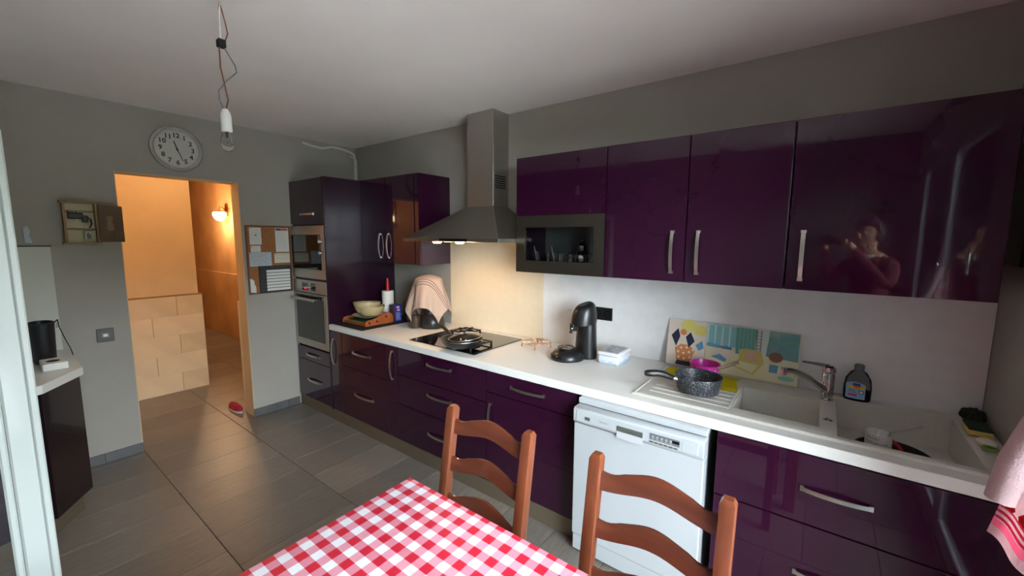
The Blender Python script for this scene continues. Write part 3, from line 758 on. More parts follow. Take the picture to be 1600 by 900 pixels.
# dishes in the right basin
BZ = .7205
T = thing('frying_pan', 'black frying pan soaking at the bottom of the right basin', 'pan', (4.19, -.36, BZ))
obj('pan_body', MB().lathe([(0, .004), (.10, .004), (.112, .045), (.116, .045), (.104, 0), (0, 0)], (4.20, -.37, .7215), 32), M_black, T, 40)
obj('handle', MB().tube([(4.095, -.40, .735), (4.06, -.42, .765), (4.035, -.44, .788)], .009, 8), M_black, T, 40)
T = thing('mug', 'white printed mug with red handle standing in the right basin', 'mug', (4.157, -.36, .726))
obj('mug_body', MB().lathe([(0, .004), (.036, .004), (.038, .10), (.042, .10), (.042, .003), (.038, 0), (0, 0)], (4.157, -.36, .7265), 28), M_paper, T, 40)
hp = [(4.157+.040+.028*math.sin(PI*i/10), -.36-.008,      .741+.065*i/10) for i in range(11)]
obj('mug_handle', MB().tube(hp, .006, 8), M_redp, T, 40)
def arc_text(body, size, cx, cy, z, r, a0, m, parent):
    """lettering wrapped on a cylinder"""
    n = len(body)
    for i, ch in enumerate(body):
        if ch == ' ': continue
        a = a0+(i-(n-1)/2)*size*.62/r
        R_ = Matrix.Rotation(a+PI/2, 4, 'Z') @ FRONT
        text(ch, size, (cx+r*math.cos(a), cy+r*math.sin(a), z), R_, m, parent, 'lettering', .0002)
arc_text('Solar', .014, 4.157, -.36, .811, .0424, -PI/2-.5, M_ink, T)
arc_text('Valserein', .013, 4.157, -.36, .793, .0424, -PI/2-.2, mat('purple ink', S(96,40,96), .6), T)
tag(obj('spoon', MB().tube([(4.172, -.365, .733), (4.190, -.355, .832), (4.235, -.335, .848), (4.285, -.31, .866)], [.006, .003, .0025, .004], 8), M_alu, origin=(4.172, -.365, .733)), 'thin metal spoon sticking out of the mug in the sink', 'spoon')
tag(obj('dish', MB().lathe([(0, .004), (.028, .004), (.042, .05), (.045, .05), (.031, 0), (0, 0)], (4.352, -.50, BZ+.001), 24), mat('grey white china', S(198,200,204), .25), origin=(4.352, -.50, BZ), smooth=40), 'small grey white bowl at the right end of the right basin', 'bowl')
# drainer: yellow cloth, saucepans
bm = bmesh.new(); N = 22; G_ = []
for i in range(N+1):
    row = []
    for j in range(N+1):
        u, v = i/N, j/N
        x = 3.285+.345*u+.012*math.sin(5*v+1); y = -.335+.235*v+.008*math.sin(6*u)
        row.append(bm.verts.new((x, y, SZ+.0045+.0022*math.sin(14*u+3*v)+.002*math.sin(11*v))))
    G_.append(row)
for i in range(N):
    for j in range(N): bm.faces.new((G_[i][j], G_[i+1][j], G_[i+1][j+1], G_[i][j+1]))
bmesh.ops.solidify(bm, geom=bm.faces[:], thickness=-.0022)
b = MB(); b.add(bm); tag(obj('cleaning_cloth', b, M_yellow, origin=(3.46, -.22, SZ), smooth=60), 'bright yellow cleaning cloth spread under the pans on the drainer', 'cloth')
T = thing('saucepan', 'black speckled saucepan with long black handle on the drainer', 'saucepan', (3.492, -.44, SZ+.003))
sx_, sy_, sz_ = 3.492, -.438, SZ+.0105
obj('pan_body', MB().lathe([(0, .004), (.085, .004), (.101, .076), (.105, .078), (.106, .074), (.092, .006), (.088, 0), (0, 0)], (sx_, sy_, sz_), 44), M_speck, T, 40)
dv = Vector((-.80, -.60, 0)).normalized()
obj('handle_ferrule', MB().tube([Vector((sx_, sy_, sz_+.058))+dv*.100, Vector((sx_, sy_, sz_+.060))+dv*.122], .0115, 12), M_alu, T, 40)
hpts = [Vector((sx_, sy_, sz_+.060+.024*math.sin(min(1, i/7)*PI*.55)))+dv*(.121+.135*i/10) for i in range(11)]
obj('handle', MB().tube(hpts, [.012, .0135, .0145, .0155, .016, .0165, .017, .017, .017, .016, .011], 12), M_black, T, 40)
T = thing('small_pot', 'small magenta patterned pot with grey-brown handle behind the speckled saucepan', 'pot', (3.465, -.19, SZ+.008))
M_mag = mat('magenta enamel', S(196,46,150), .3); M_mag2 = mat('lilac enamel', S(222,136,206), .3)
px_, py_, pz_ = 3.468, -.19, SZ+.010
obj('pot_body', MB().lathe([(0, .004), (.058, .004), (.071, .070), (.076, .072), (.062, .003), (0, 0)], (px_, py_, pz_), 30), M_mag, T, 30)
bm = bmesh.new()
for i in range(15):
    a = 2*PI*i/15; a2 = a+2*PI/15; am = (a+a2)/2
    P = lambda an, r, z: bm.verts.new((px_+r*math.cos(an), py_+r*math.sin(an), pz_+z))
    bm.faces.new((P(a, .0650, .012), P(a2, .0650, .012), P(am, .0762, .066)))
b = MB(); b.add(bm); obj('zigzag_pattern', b, M_mag2, T)
obj('handle', MB().tube([(px_+.066, py_-.035, pz_+.062), (px_+.11, py_-.01, pz_+.080), (px_+.150, py_+.02, pz_+.098)], [.008, .009, .009], 8), mat('grey brown handle', S(126,108,84), .5), T, 40)
# printed placemats leaning on the splashback (generic pictures)
def placemat(name, x0, x1, z0, z1, yb, yt, label, m):
    b = MB(True); w_ = x1-x0; h = z1-z0
    b.box(0, w_, 0, .0022, 0, h, .0008)
    o = obj(name, b, m); o.location = (x0, yb, z0); o.rotation_euler = (-math.atan2(yt-yb, h), 0, 0)
    return tag(o, label, 'placemat')
def art(par, pts, c, d=1):
    b = MB(True); b.prism(pts, 'y', -.0003*d-.0001, .0002)
    return obj('printed_shape', b, c, par)
def disc(cx, cz, r, sx=1, n=14): return [(cx+r*sx*math.cos(2*PI*i/n), cz+r*math.sin(2*PI*i/n)) for i in range(n)]
def pm(c): return mat('print %d %d %d' % c, S(*c), .45)
c_cream, c_yel, c_navy, c_or, c_tl, c_sand, c_pale, c_green, c_blue, c_brown, c_chest, c_pinkish = map(pm, ((224,210,196), (220,206,116), (42,48,72), (206,134,78), (128,186,190), (222,214,176), (196,214,206), (104,160,146), (96,156,190), (132,92,72), (204,190,96), (206,168,140)))
P = placemat('placemat', 3.224, 3.432, .8605, 1.128, -.056, -.014, 'cream flower print placemat, left of the two leaning behind the drainer', c_cream)
art(P, disc(.115, .235, .035, 1.3), c_yel); art(P, disc(.175, .215, .030, 1.2), c_yel, 2); art(P, disc(.085, .195, .018), c_or, 3)
art(P, [(.02, .17), (.055, .215), (.07, .17), (.05, .11)], c_navy); art(P, [(.10, .17), (.125, .20), (.15, .15), (.12, .11)], c_navy, 2); art(P, [(.155, .13), (.19, .16), (.20, .12), (.175, .10)], c_blue)
art(P, [(.060, .03), (.135, .03), (.155, .10), (.12, .125), (.075, .125), (.045, .10)], c_or)
for k, (q, r_) in enumerate(((.07, .05), (.10, .045), (.13, .055), (.065, .08), (.095, .075), (.125, .085), (.145, .10), (.08, .105), (.11, .11))): art(P, disc(q, r_, .007, n=8), c_cream, 3)
art(P, [(.055, .005), (.14, .005), (.14, .03), (.06, .03)], c_navy, 2)
P = placemat('placemat', 3.434, 3.868, .8585, 1.124, -.056, -.018, 'beach scene placemat, right of the two leaning behind the drainer', c_sand)
art(P, [(.0, .155), (.43, .125), (.43, .262), (.0, .264)], c_pale)
for i in range(4): art(P, [(.012+.036*i, .15), (.040+.036*i, .15), (.040+.036*i, .26), (.012+.036*i, .26)], c_tl, 2)
art(P, [(.15, .12), (.235, .12), (.245, .262), (.145, .262)], c_green, 2)
for i in range(4): art(P, [(.163+.018*i, .125), (.166+.018*i, .125), (.166+.018*i, .26), (.163+.018*i, .26)], c_tl, 3)
for s_ in (.242, .262): art(P, [(s_, .15), (s_+.004, .15), (s_+.004, .26), (s_, .26)], c_brown, 4)
for i in range(6): art(P, [(.244, .16+i*.017), (.264, .16+i*.017), (.264, .163+i*.017), (.244, .163+i*.017)], c_brown, 4)
art(P, [(.29, .13), (.43, .12), (.43, .26), (.30, .262)], c_tl, 1)
art(P, [(.30, .20), (.36, .19), (.43, .21), (.43, .225), (.36, .22), (.30, .225)], c_green, 3)
art(P, [(.005, .14), (.13, .135), (.13, .15), (.005, .16)], c_blue, 3)
art(P, [(.03, .10), (.06, .145), (.08, .165), (.11, .13), (.14, .10), (.09, .075)], c_cream, 3); art(P, [(.03, .085), (.075, .105), (.11, .08), (.10, .065)], c_blue, 4)
art(P, [(.145, .05), (.24, .02), (.285, .09), (.27, .15), (.20, .155), (.165, .145), (.17, .10)], c_chest, 3)
art(P, [(.19, .10), (.255, .09), (.26, .14), (.20, .145)], c_pinkish, 4); art(P, [(.155, .055), (.235, .03), (.26, .075), (.175, .085)], c_sand, 4)
art(P, [(.31, .05), (.345, .05), (.35, .09), (.31, .09)], c_blue, 2); art(P, disc(.335, .13, .026, 1.2), c_brown, 3); art(P, disc(.385, .03, .012, 3), c_tl, 2)
# ------------------------------------------------------------------ worktop things
T = thing('socket_strip', 'black triple wall socket behind the coffee machine', 'socket', (2.77, -.01, 1.10))
obj('face_plate', MB().box(2.655, 2.862, -.0165, -.0070, 1.058, 1.142, .002), M_black, T)
for i in range(3):
    x = 2.69+i*.069; obj('socket_well', MB().lathe([(.020, .0012), (.023, .0012), (.023, -.002), (.020, -.006), (0, -.006)], (x, -.0165, 1.10), 20, axis=(0, -1, 0)), M_blackg, T, 40)
    pn_ = MB(); pn_.cyl((x, -.0125, 1.112), (x, -.020, 1.112), .002, 8); obj('earth_pin', pn_, M_chrome, T)
T = thing('coffee_machine', 'black pod coffee machine with domed drip base beside the tin', 'coffee machine', (2.745, -.245, .8505))
T.rotation_euler = (0, 0, math.radians(-32))
def L(): return MB(True)
M_cof = mat('satin black coffee plastic', S(24,24,25), .36, coat=.1)
obj('base', L().lathe([(0, 0), (.104, 0), (.108, .008), (.107, .022), (.085, .050), (.055, .062), (0, .064)], (0, -.075, 0), 40, sx=.92), M_cof, T, 35)
b = L(); 
b.lathe([(.0, .0), (.080, 0), (.082, .02), (.074, .15), (.070, .25), (0, .25)], (0, .055, 0), 40, sx=.95, sy=.80); obj('column', b, M_cof, T, 35)
bm = bmesh.new()
rings = []
for k in range(12):
    t = k/11; a = t*PI*.5
    zz = .215+.125*math.sin(a); 
    ry = .084*math.cos(a*.94)**.55; rx = .072*math.cos(a*.94)**.5
    rings.append([bm.verts.new((rx*math.cos(2*PI*i/32), .034+.01*t+ry*math.sin(2*PI*i/32), zz+.012*math.sin(2*PI*i/32))) for i in range(32)])
for A, B in zip(rings, rings[1:]):
    for i in range(32): bm.faces.new((A[i], A[(i+1) % 32], B[(i+1) % 32], B[i]))
bm.faces.new(rings[0][::-1]); bm.faces.new(rings[-1]); bmesh.ops.recalc_face_normals(bm, faces=bm.faces)
b = L(); b.add(bm); HD = obj('head', b, M_cof, T, 35)
b = L(); b.torus((0, .012, .225), .070, .003, 40, 6); b.bm.verts.ensure_lookup_table()
sg = L(); sg.box(-.022, .022, -.055, -.020, .178, .216, .006, 2); obj('brew_housing', sg, M_cof, T)
so = L(); so.cyl((0, -.048, .180), (0, -.058, .158), .010, 12, .008); so.cyl((0, -.03, .186), (0, -.03, .172), .012, 12); obj('spout', so, M_black, T, 40)
obj('lever_chip', L().sphere((.010, -.054, .190), .007), M_chrome, T, 60)
dt = L(); dt.lathe([(0, .003), (.048, .003), (.052, 0), (0, 0)], (0, -.085, .0635), 32, sx=.8); DT = obj('drip_grid', dt, M_chrome, T, 40)
obj('drip_ring', L().torus((0, -.085, .071), .050, .0035, 32, 8), M_cof, T, 40)
for i, x in enumerate((-.035, -.005, .028)):
    obj('button', L().lathe([(0, .003), (.010, .003), (.0115, 0), (0, 0)], (x, -.075-.098+abs(x)*.25, .030), 16, axis=(x*4, -1, 1.05)), M_black, T, 40)
text('PHILIPS', .010, Vector((0, -.0635, .302))+Vector((2.745, -.245, .8505)), Matrix.Rotation(math.radians(-38), 4, 'X') @ FRONT, mat('silver print', S(150,150,150), .4, metal=.5), T, 'lettering', .0003)
T = thing('tin_box', 'white square tin with grey picture lid beside the coffee machine', 'tin', (2.953, -.172, .8505))
obj('tin_body', MB().box(2.888, 3.018, -.268, -.078, .8508, .898, .012, 3), mat('pale tin', S(226,228,236), .3, noise=.03, nscale=12, bump=.0), T, 40)
wv = MB()
for i in range(8):
    x = 2.902+.0135*i; wv.box(x, x+.0133, -.2686, -.266, .853, .861+.006*math.sin(i*1.7)+.003)
for i in range(11):
    y = -.254+.0148*i; wv.box(3.016, 3.0186, y, y+.0146, .853, .862+.006*math.sin(i*1.3+1)+.003)
obj('cloud_print', wv, mat('pale blue print', S(186,210,236), .4), T)
ld = obj('lid', MB().box(2.885, 3.021, -.271, -.075, .8985, .921, .010, 3), mat('white tin lid', S(230,230,234), .3), T, 40)
obj('lid_picture', MB().box(2.898, 3.008, -.258, -.088, .9208, .9216), mat('grey photo print', S(120,122,126), .4, noise=.6, nscale=26, col2=S(204,206,210)), ld)
# wire trivet
T = thing('trivet', 'round copper wire trivet with small feet between hob and coffee machine', 'trivet', (2.40, -.20, .8505))
b = MB()
for R_, z in ((.098, .886), (.070, .886), (.042, .886)): b.torus((2.40, -.20, z), R_, .0016, 40, 6)
for i in range(8):
    a = 2*PI*i/8; c_, s_ = math.cos(a), math.sin(a)
    b.tube([(2.40+.042*c_, -.20+.042*s_, .886), (2.40+.098*c_, -.20+.098*s_, .886)], .0016, 6)
obj('wire_frame', b, M_copper, T, 60)
for i in range(4):
    a = 2*PI*i/4+.5; b = MB(); x, y = 2.40+.098*math.cos(a), -.20+.098*math.sin(a)
    b.cyl((x, y, .886), (x, y, .868), .0018, 8); b.lathe([(0, 0), (.005, .002), (.007, .009), (.003, .018), (0, .019)], (x, y, .8508), 12); obj('foot', b, M_copper, T, 60)
for a in (.9, 3.3, 5.2):
    b = MB(); b.box(-.012, .012, -.006, .006, 0, .003, .001); bmesh.ops.transform(b.bm, matrix=Matrix.Translation((2.40+.07*math.cos(a), -.20+.07*math.sin(a), .888)) @ Matrix.Rotation(a+1.57, 4, 'Z'), verts=b.bm.verts); obj('clip', b, M_alu, T)
# frying pan with glass lid on the hob
T = thing('frying_pan', 'black frying pan under a tilted glass lid on the gas hob', 'pan', (2.04, -.52, .895))
fx, fy, fz = 2.055, -.575, .8852
obj('pan_body', MB().lathe([(0, .004), (.105, .004), (.136, .044), (.1385, .0445), (.140, .042), (.110, .002), (.106, 0), (0, 0)], (fx, fy, fz), 48), mat('black pan', S(34,33,32), .35), T, 40)
obj('rim', MB().torus((fx, fy, fz+.0445), .1392, .0016, 48, 6), M_alu, T, 60)
dv = Vector((-.93, .30, 0)).normalized()
hp = [Vector((fx, fy, fz+.030+.045*math.sin(i/10*1.4)))+dv*(.134+.19*i/10) for i in range(11)]
obj('handle', MB().tube(hp, [.009, .010, .011, .012, .012, .0125, .0125, .013, .013, .013, .010], 10), mat('brown black handle', S(46,36,28), .4), T, 40)
obj('helper_handle', MB().tube([(fx+.132, fy+.03, fz+.034), (fx+.172, fy+.035, fz+.038), (fx+.174, fy-.02, fz+.038), (fx+.134, fy-.025, fz+.034)], .008, 8), M_black, T, 40)
T = thing('pan_cover', 'round glass pan lid with black knob resting tilted in the frying pan', 'pan lid', (fx, fy, fz+.04))
LM = Matrix.Translation((fx+.014, fy+.018, fz+.051)) @ Matrix.Rotation(math.radians(5), 4, Vector((1, -1, 0)))
b = MB(); b.lathe([(0, .026), (.04, .024), (.08, .015), (.110, .001), (.110, .003), (.08, .018), (.04, .027), (0, .029)], (0, 0, 0), 40, closed=False); bmesh.ops.transform(b.bm, matrix=LM, verts=b.bm.verts); obj('glass_dome', b, M_lid, T, 60)
b = MB(); b.torus((0, 0, .001), .1105, .0026, 40, 6); bmesh.ops.transform(b.bm, matrix=LM, verts=b.bm.verts); obj('lid_rim', b, M_alu, T, 60)
b = MB(); b.lathe([(0, 0), (.008, 0), (.008, .010), (.020, .014), (.021, .022), (.014, .026), (0, .027)], (0, 0, .029), 20); bmesh.ops.transform(b.bm, matrix=LM, verts=b.bm.verts); obj('knob', b, M_black, T, 40)
# stand mixer under a tea towel
T = thing('stand_mixer', 'dark kitchen machine with round base hidden under the tea towel', 'kitchen machine', (1.34, -.21, .8505))
obj('base', MB().lathe([(0, 0), (.100, 0), (.106, .012), (.102, .06), (.085, .10), (.072, .115), (0, .12)], (1.36, -.21, .8508), 36), mat('dark grey machine', S(38,36,36), .28), T, 40)
obj('motor_column', MB().lathe([(0, .115), (.070, .115), (.064, .25), (.075, .36), (.06, .405), (0, .41)], (1.34, -.21, .8508), 30), mat('charcoal machine', S(30,30,30), .35), T, 40)
jb = MB(); jb.lathe([(0, 0), (.040, 0), (.046, .10), (.043, .10), (.038, .004), (0, .004)], (1.285, -.325, .8575), 22); obj('measuring_cup', jb, mat('brown translucent cup', S(92,72,56), .2, trans=.5), T, 40)
def draped(cx, cy, zt, R0, half, rot, seed=0):
    bm = bmesh.new(); uvl = bm.loops.layers.uv.new('UVMap'); N = 44; G = []; UV = {}
    for i in range(N+1):
        row = []
        for j in range(N+1):
            s = (i/N*2-1)*half; t = (j/N*2-1)*half; d = math.hypot(s, t); a = math.atan2(t, s)+rot
            if d <= R0: z = zt-.035*(d/R0)**2; r = d
            else:
                e = d-R0; z = zt-.035-e*.955
                r = R0+min(e, .3)*.24+min(e/.2, 1)*(.020*math.sin(5*a+seed)+.008*math.sin(11*a))
            v = bm.verts.new((cx+r*math.cos(a), cy+r*math.sin(a), z)); UV[v] = (i/N, j/N); row.append(v)
        G.append(row)
    for i in range(N):
        for j in range(N):
            f = bm.faces.new((G[i][j], G[i+1][j], G[i+1][j+1], G[i][j+1]))
            for l in f.loops: l[uvl].uv = UV[l.vert]
    bmesh.ops.solidify(bm, geom=bm.faces[:], thickness=.0025)
    b = MB(); b.add(bm); return b
tw = obj('tea_towel', draped(1.345, -.228, 1.290, .112, .335, math.radians(-62), 1.0), M_towel, origin=(1.34, -.21, 1.0), smooth=70)
tag(tw, 'cream tea towel with dark stripes draped over the kitchen machine', 'tea towel')
# corner tray and what it holds
b = MB(); b.box(.625, 1.045, -.665, -.030, .8508, .8545, .001)
tag(obj('serving_mat', b, M_dark, origin=(.83, -.35, .8508)), 'flat black tray in the worktop corner beside the oven column', 'tray')
T = thing('wooden_tray', 'orange pine tray with scalloped sides and cut-outs holding booklets', 'tray', (.79, -.44, .855))
prof = [(-.575, .8550), (-.300, .8550), (-.300, .905), (-.312, .930), (-.335, .944), (-.40, .940), (-.44, .925), (-.49, .908), (-.555, .902), (-.575, .888)]
for x0, x1 in ((.616, .630), (.945, .960)): obj('side_panel', MB().prism(prof, 'x', x0, x1, .0015), M_woodt, T)
obj('front_rail', MB().box(.6305, .9445, -.570, -.558, .8555, .878, .0015), M_woodt, T); obj('back_rail', MB().box(.6305, .9445, -.314, -.302, .8555, .93, .0015), M_woodt, T); obj('bottom_board', MB().box(.6305, .9445, -.5575, -.3145, .8555, .861), M_woodt, T)
ct = MB()
for y, z, r in ((-.535, .880, .010), (-.462, .884, .010), (-.372, .913, .010)):
    ct.lathe([(0, .0006), (r, .0006), (r, -.001), (0, -.001)], (.960, y, z), 14, axis=(1, 0, 0)); ct.lathe([(0, .0006), (r*.7, .0006), (r*.7, -.001), (0, -.001)], (.960, y-.008, z+.006), 10, axis=(1, 0, 0))
obj('heart_cutout', ct, mat('dark cut-out', S(70,36,18), .8), T)
for k, (c, dz) in enumerate((((60,84,44), 0), ((150,170,110), .009), ((40,66,40), .017))):
    tag(obj('booklet', MB().box(.645+.006*k, .935-.004*k, -.552+.004*k, -.33, .8615+dz, .8695+dz, .0008), mat('booklet cover %d' % k, S(*c), .4), origin=(.79, -.44, .8615+dz)), ('dark green booklet at the bottom of the pine tray', 'pale green booklet in the middle of the pine tray', 'deep green booklet on top in the pine tray')[k], 'booklet', 'booklets in the pine tray')
pc = (.800, -.435)
tag(obj('plate', MB().lathe([(0, .004), (.07, .004), (.132, .026), (.136, .026), (.075, 0), (0, 0)], (pc[0], pc[1], .9000), 40), M_plate, origin=(pc[0], pc[1], .8885), smooth=40), 'cream china plate on the pine tray under two bowls', 'plate')
def bowl(c, r, h, tilt, label, ax=(1, 0, 0)):
    b = MB(); b.lathe([(0, .003), (r*.62, .003), (r*.80, h*.35), (r*.95, h), (r*1.03, h+.004), (r*1.04, h), (r*.86, h*.3), (r*.66, 0), (0, 0)], (0, 0, 0), 40)
    bmesh.ops.transform(b.bm, matrix=Matrix.Translation(c) @ Matrix.Rotation(math.radians(tilt), 4, ax), verts=b.bm.verts)
    return tag(obj('bowl', b, M_bowl, origin=c, smooth=40), label, 'bowl', 'plastic bowls on the pine tray')
bowl((pc[0]+.015, pc[1]+.015, .9215), .112, .075, 0, 'lower olive plastic bowl resting in the cream plate')
bowl((pc[0]-.018, pc[1]-.005, .9400), .112, .088, -4, 'upper olive plastic bowl nested tilted in the other bowl', (1, 1, 0))
T = thing('kitchen_roll', 'white kitchen paper roll on a red-topped holder in the corner', 'kitchen roll', (.775, -.215, .855))
obj('paper_roll', MB().lathe([(.016, 0), (.052, 0), (.053, .004), (.053, .246), (.050, .248), (.016, .248)], (.775, -.215, .862), 32, closed=True), M_paper, T, 40)
obj('holder_base', MB().lathe([(0, 0), (.06, 0), (.06, .006), (0, .006)], (.775, -.215, .855), 28), M_red, T, 40)
obj('holder_stem', MB().lathe([(0, 0), (.014, 0), (.014, .32), (.010, .36), (0, .365)], (.775, -.215, .861), 16), M_red, T, 40)
T = thing('blue_carton', 'small dark blue printed food carton beside the pine tray', 'carton', (.925, -.245, .855))
obj('box_body', MB().box(.885, .963, -.282, -.212, .8555, 1.0, .001), mat('royal blue card', S(44,52,136), .4), T)
obj('picture_face', MB().box(.887, .961, -.2832, -.2818, .858, .998), mat('food picture print', S(96,52,48), .4, noise=.6, nscale=30, col2=S(46,62,76)), T)
for k, (y, z, r) in enumerate(((-.250, .980, .016), (-.244, .955, .015))):
    obj('logo_blob', MB().lathe([(0, .0012), (r, .0012), (r, 0), (0, 0)], (.963, y, z), 16, axis=(1, 0, 0), sx=.6), mat('pale pink print %d' % k, S(232,190,206), .5), T)
b = MB()
for i in range(7): b.box(.9625, .9640, -.270, -.228+.006*math.sin(i*2.1), .868+i*.010, .873+i*.010)
obj('print_line', b, mat('lilac print', S(150,150,210), .5), T)
T = thing('appliance_carton', 'brown grey cardboard appliance box behind the blue carton', 'carton', (.965, -.108, .855))
T.rotation_euler = (0, 0, math.radians(-28))
obj('box_body', MB(True).box(-.085, .085, -.05, .05, 0, .150, .0015), mat('brown grey card', S(120,106,98), .6, noise=.1, nscale=20), T)
b = MB(True)
for x in (-.045, .005, .05): b.box(x-.016, x+.016, -.0512, -.0495, .03, .085)
obj('printed_picture', b, M_dark, T)
T = thing('socket_strip', 'black wall socket half hidden behind the draped tea towel', 'socket', (1.16, -.01, 1.10))
obj('face_plate', MB().box(1.12, 1.262, -.0155, -.0070, 1.058, 1.142, .002), M_black, T)
for x in (1.156, 1.226): obj('socket_well', MB().lathe([(.020, .0012), (.023, .0012), (.023, -.002), (.020, -.006), (0, -.006)], (x, -.0155, 1.10), 20, axis=(0, -1, 0)), M_blackg, T, 40)
# glassware behind the glass front
def tumbler(c, r, h):
    return MB().lathe([(0, .006), (r*.82, .006), (r*.95, h), (r, h), (r*.9, .0), (0, 0)], c, 20)
zb = UZ0+.0165
gl = [(2.430, -.25, .030, .112), (2.486, -.20, .029, .105), (2.547, -.23, .030, .108), (2.607, -.25, .030, .104), (2.645, -.198, .029, .104), (2.690, -.27, .031, .104), (2.752, -.25, .030, .104), (2.815, -.22, .030, .104), (2.872, -.26, .030, .10)]
words = ('first', 'second', 'third', 'fourth', 'fifth', 'sixth', 'seventh', 'eighth', 'ninth')
for i, (x, y, r, h) in enumerate(gl):
    tag(obj('drinking_glass', tumbler((x, y, zb), r, h), M_glass, origin=(x, y, zb), smooth=40), 'clear tumbler in the glass front cabinet, %s from the left' % words[i], 'glass', 'tumblers behind the cabinet glass')
for x, y, lab in ((2.425, -.25, 'thin metal stirrer leaning in the leftmost tumbler'), (2.545, -.23, 'thin metal stirrer leaning in the third tumbler from the left')):
    tag(obj('stirrer', MB().tube([(x+.012, y, zb+.008), (x-.012, y+.005, zb+.10), (x-.022, y+.006, zb+.150)], .0018, 6), M_alu, origin=(x, y, zb)), lab, 'stirrer')
T = thing('teapot', 'silver teapot with tall finial behind the cabinet glass', 'teapot', (2.685, -.11, zb))
tp = (2.685, -.105, zb)
obj('pot_body', MB().lathe([(0, 0), (.035, 0), (.055, .03), (.062, .065), (.050, .10), (.030, .125), (.030, .130), (0, .130)], tp, 32), M_chrome, T, 40)
obj('pot_lid', MB().lathe([(.034, .131), (.036, .134), (.034, .155), (.022, .172), (.006, .182), (.008, .19), (.003, .20), (.002, .232), (0, .234)], tp, 24), M_chrome, T, 40)
obj('spout', MB().tube([(tp[0]+.055, tp[1], tp[2]+.06), (tp[0]+.085, tp[1], tp[2]+.085), (tp[0]+.105, tp[1], tp[2]+.125), (tp[0]+.128, tp[1], tp[2]+.130)], [.012, .009, .007, .006], 10), M_chrome, T, 40)
obj('handle', MB().tube([(tp[0]-.045, tp[1], tp[2]+.10), (tp[0]-.09, tp[1], tp[2]+.105), (tp[0]-.095, tp[1], tp[2]+.06), (tp[0]-.058, tp[1], tp[2]+.045)], .005, 8), M_chrome, T, 40)
# ================================================================== TABLE AND CHAIRS
TX0, TX1, TY0, TY1 = 2.826, 3.93, -2.40, -1.628
T = thing('dining_table', 'wooden dining table under the gingham oilcloth', 'table', ((TX0+TX1)/2, (TY0+TY1)/2, 0))
obj('tabletop', MB().box(TX0+.006, TX1-.006, TY0+.006, TY1-.006, .715, .7455, .004), M_woodh, T)
for x in (TX0+.06, TX1-.06):
    for y in (TY0+.06, TY1-.06): obj('leg', MB().box(x-.03, x+.03, y-.03, y+.03, 0, .7145, .004), M_wood, T)
ap = MB()
ap.box(TX0+.095, TX1-.095, TY0+.05, TY0+.07, .62, .7145); ap.box(TX0+.095, TX1-.095, TY1-.07, TY1-.05, .62, .7145); ap.box(TX0+.05, TX0+.07, TY0+.095, TY1-.095, .62, .7145); ap.box(TX1-.07, TX1-.05, TY0+.095, TY1-.095, .62, .7145)
obj('apron', ap, M_woodh, T)
bm = bmesh.new(); ring = []
NX, NY = 36, 26
def edgept(k):
    per = [(TX0+(TX1-TX0)*i/NX, TY0) for i in range(NX)]+[(TX1, TY0+(TY1-TY0)*i/NY) for i in range(NY)]+[(TX1-(TX1-TX0)*i/NX, TY1) for i in range(NX)]+[(TX0, TY1-(TY1-TY0)*i/NY) for i in range(NY)]
    return per
per = edgept(0); cxm, cym = (TX0+TX1)/2, (TY0+TY1)/2
R = []
for lvl, (dz, out) in enumerate(((0, -.004), (-.0015, 0), (-.006, .0012), (-.06, .003), (-.12, .005), (-.18, .007))):
    row = []
    for k, (x, y) in enumerate(per):
        nx = (-1 if x <= TX0+1e-6 else 1 if x >= TX1-1e-6 else 0); ny = (-1 if y <= TY0+1e-6 else 1 if y >= TY1-1e-6 else 0)
        o_ = out+(.006*math.sin(k*.55)*max(0, -dz-.02)/.16 if lvl > 2 else 0)
        row.append(bm.verts.new((x+nx*o_, y+ny*o_, .750+dz)))
    R.append(row)
bm.faces.new(R[0])
n_ = len(per)
for A, B in zip(R, R[1:]):
    for k in range(n_): bm.faces.new((A[k], A[(k+1) % n_], B[(k+1) % n_], B[k]))
bmesh.ops.recalc_face_normals(bm, faces=bm.faces)
bmesh.ops.solidify(bm, geom=bm.faces[:], thickness=.0012)
b = MB(); b.add(bm)
tag(obj('tablecloth', b, M_check, origin=(TX0, TY1, .7465), smooth=50), 'red and white gingham oilcloth laid over the dining table', 'tablecloth')
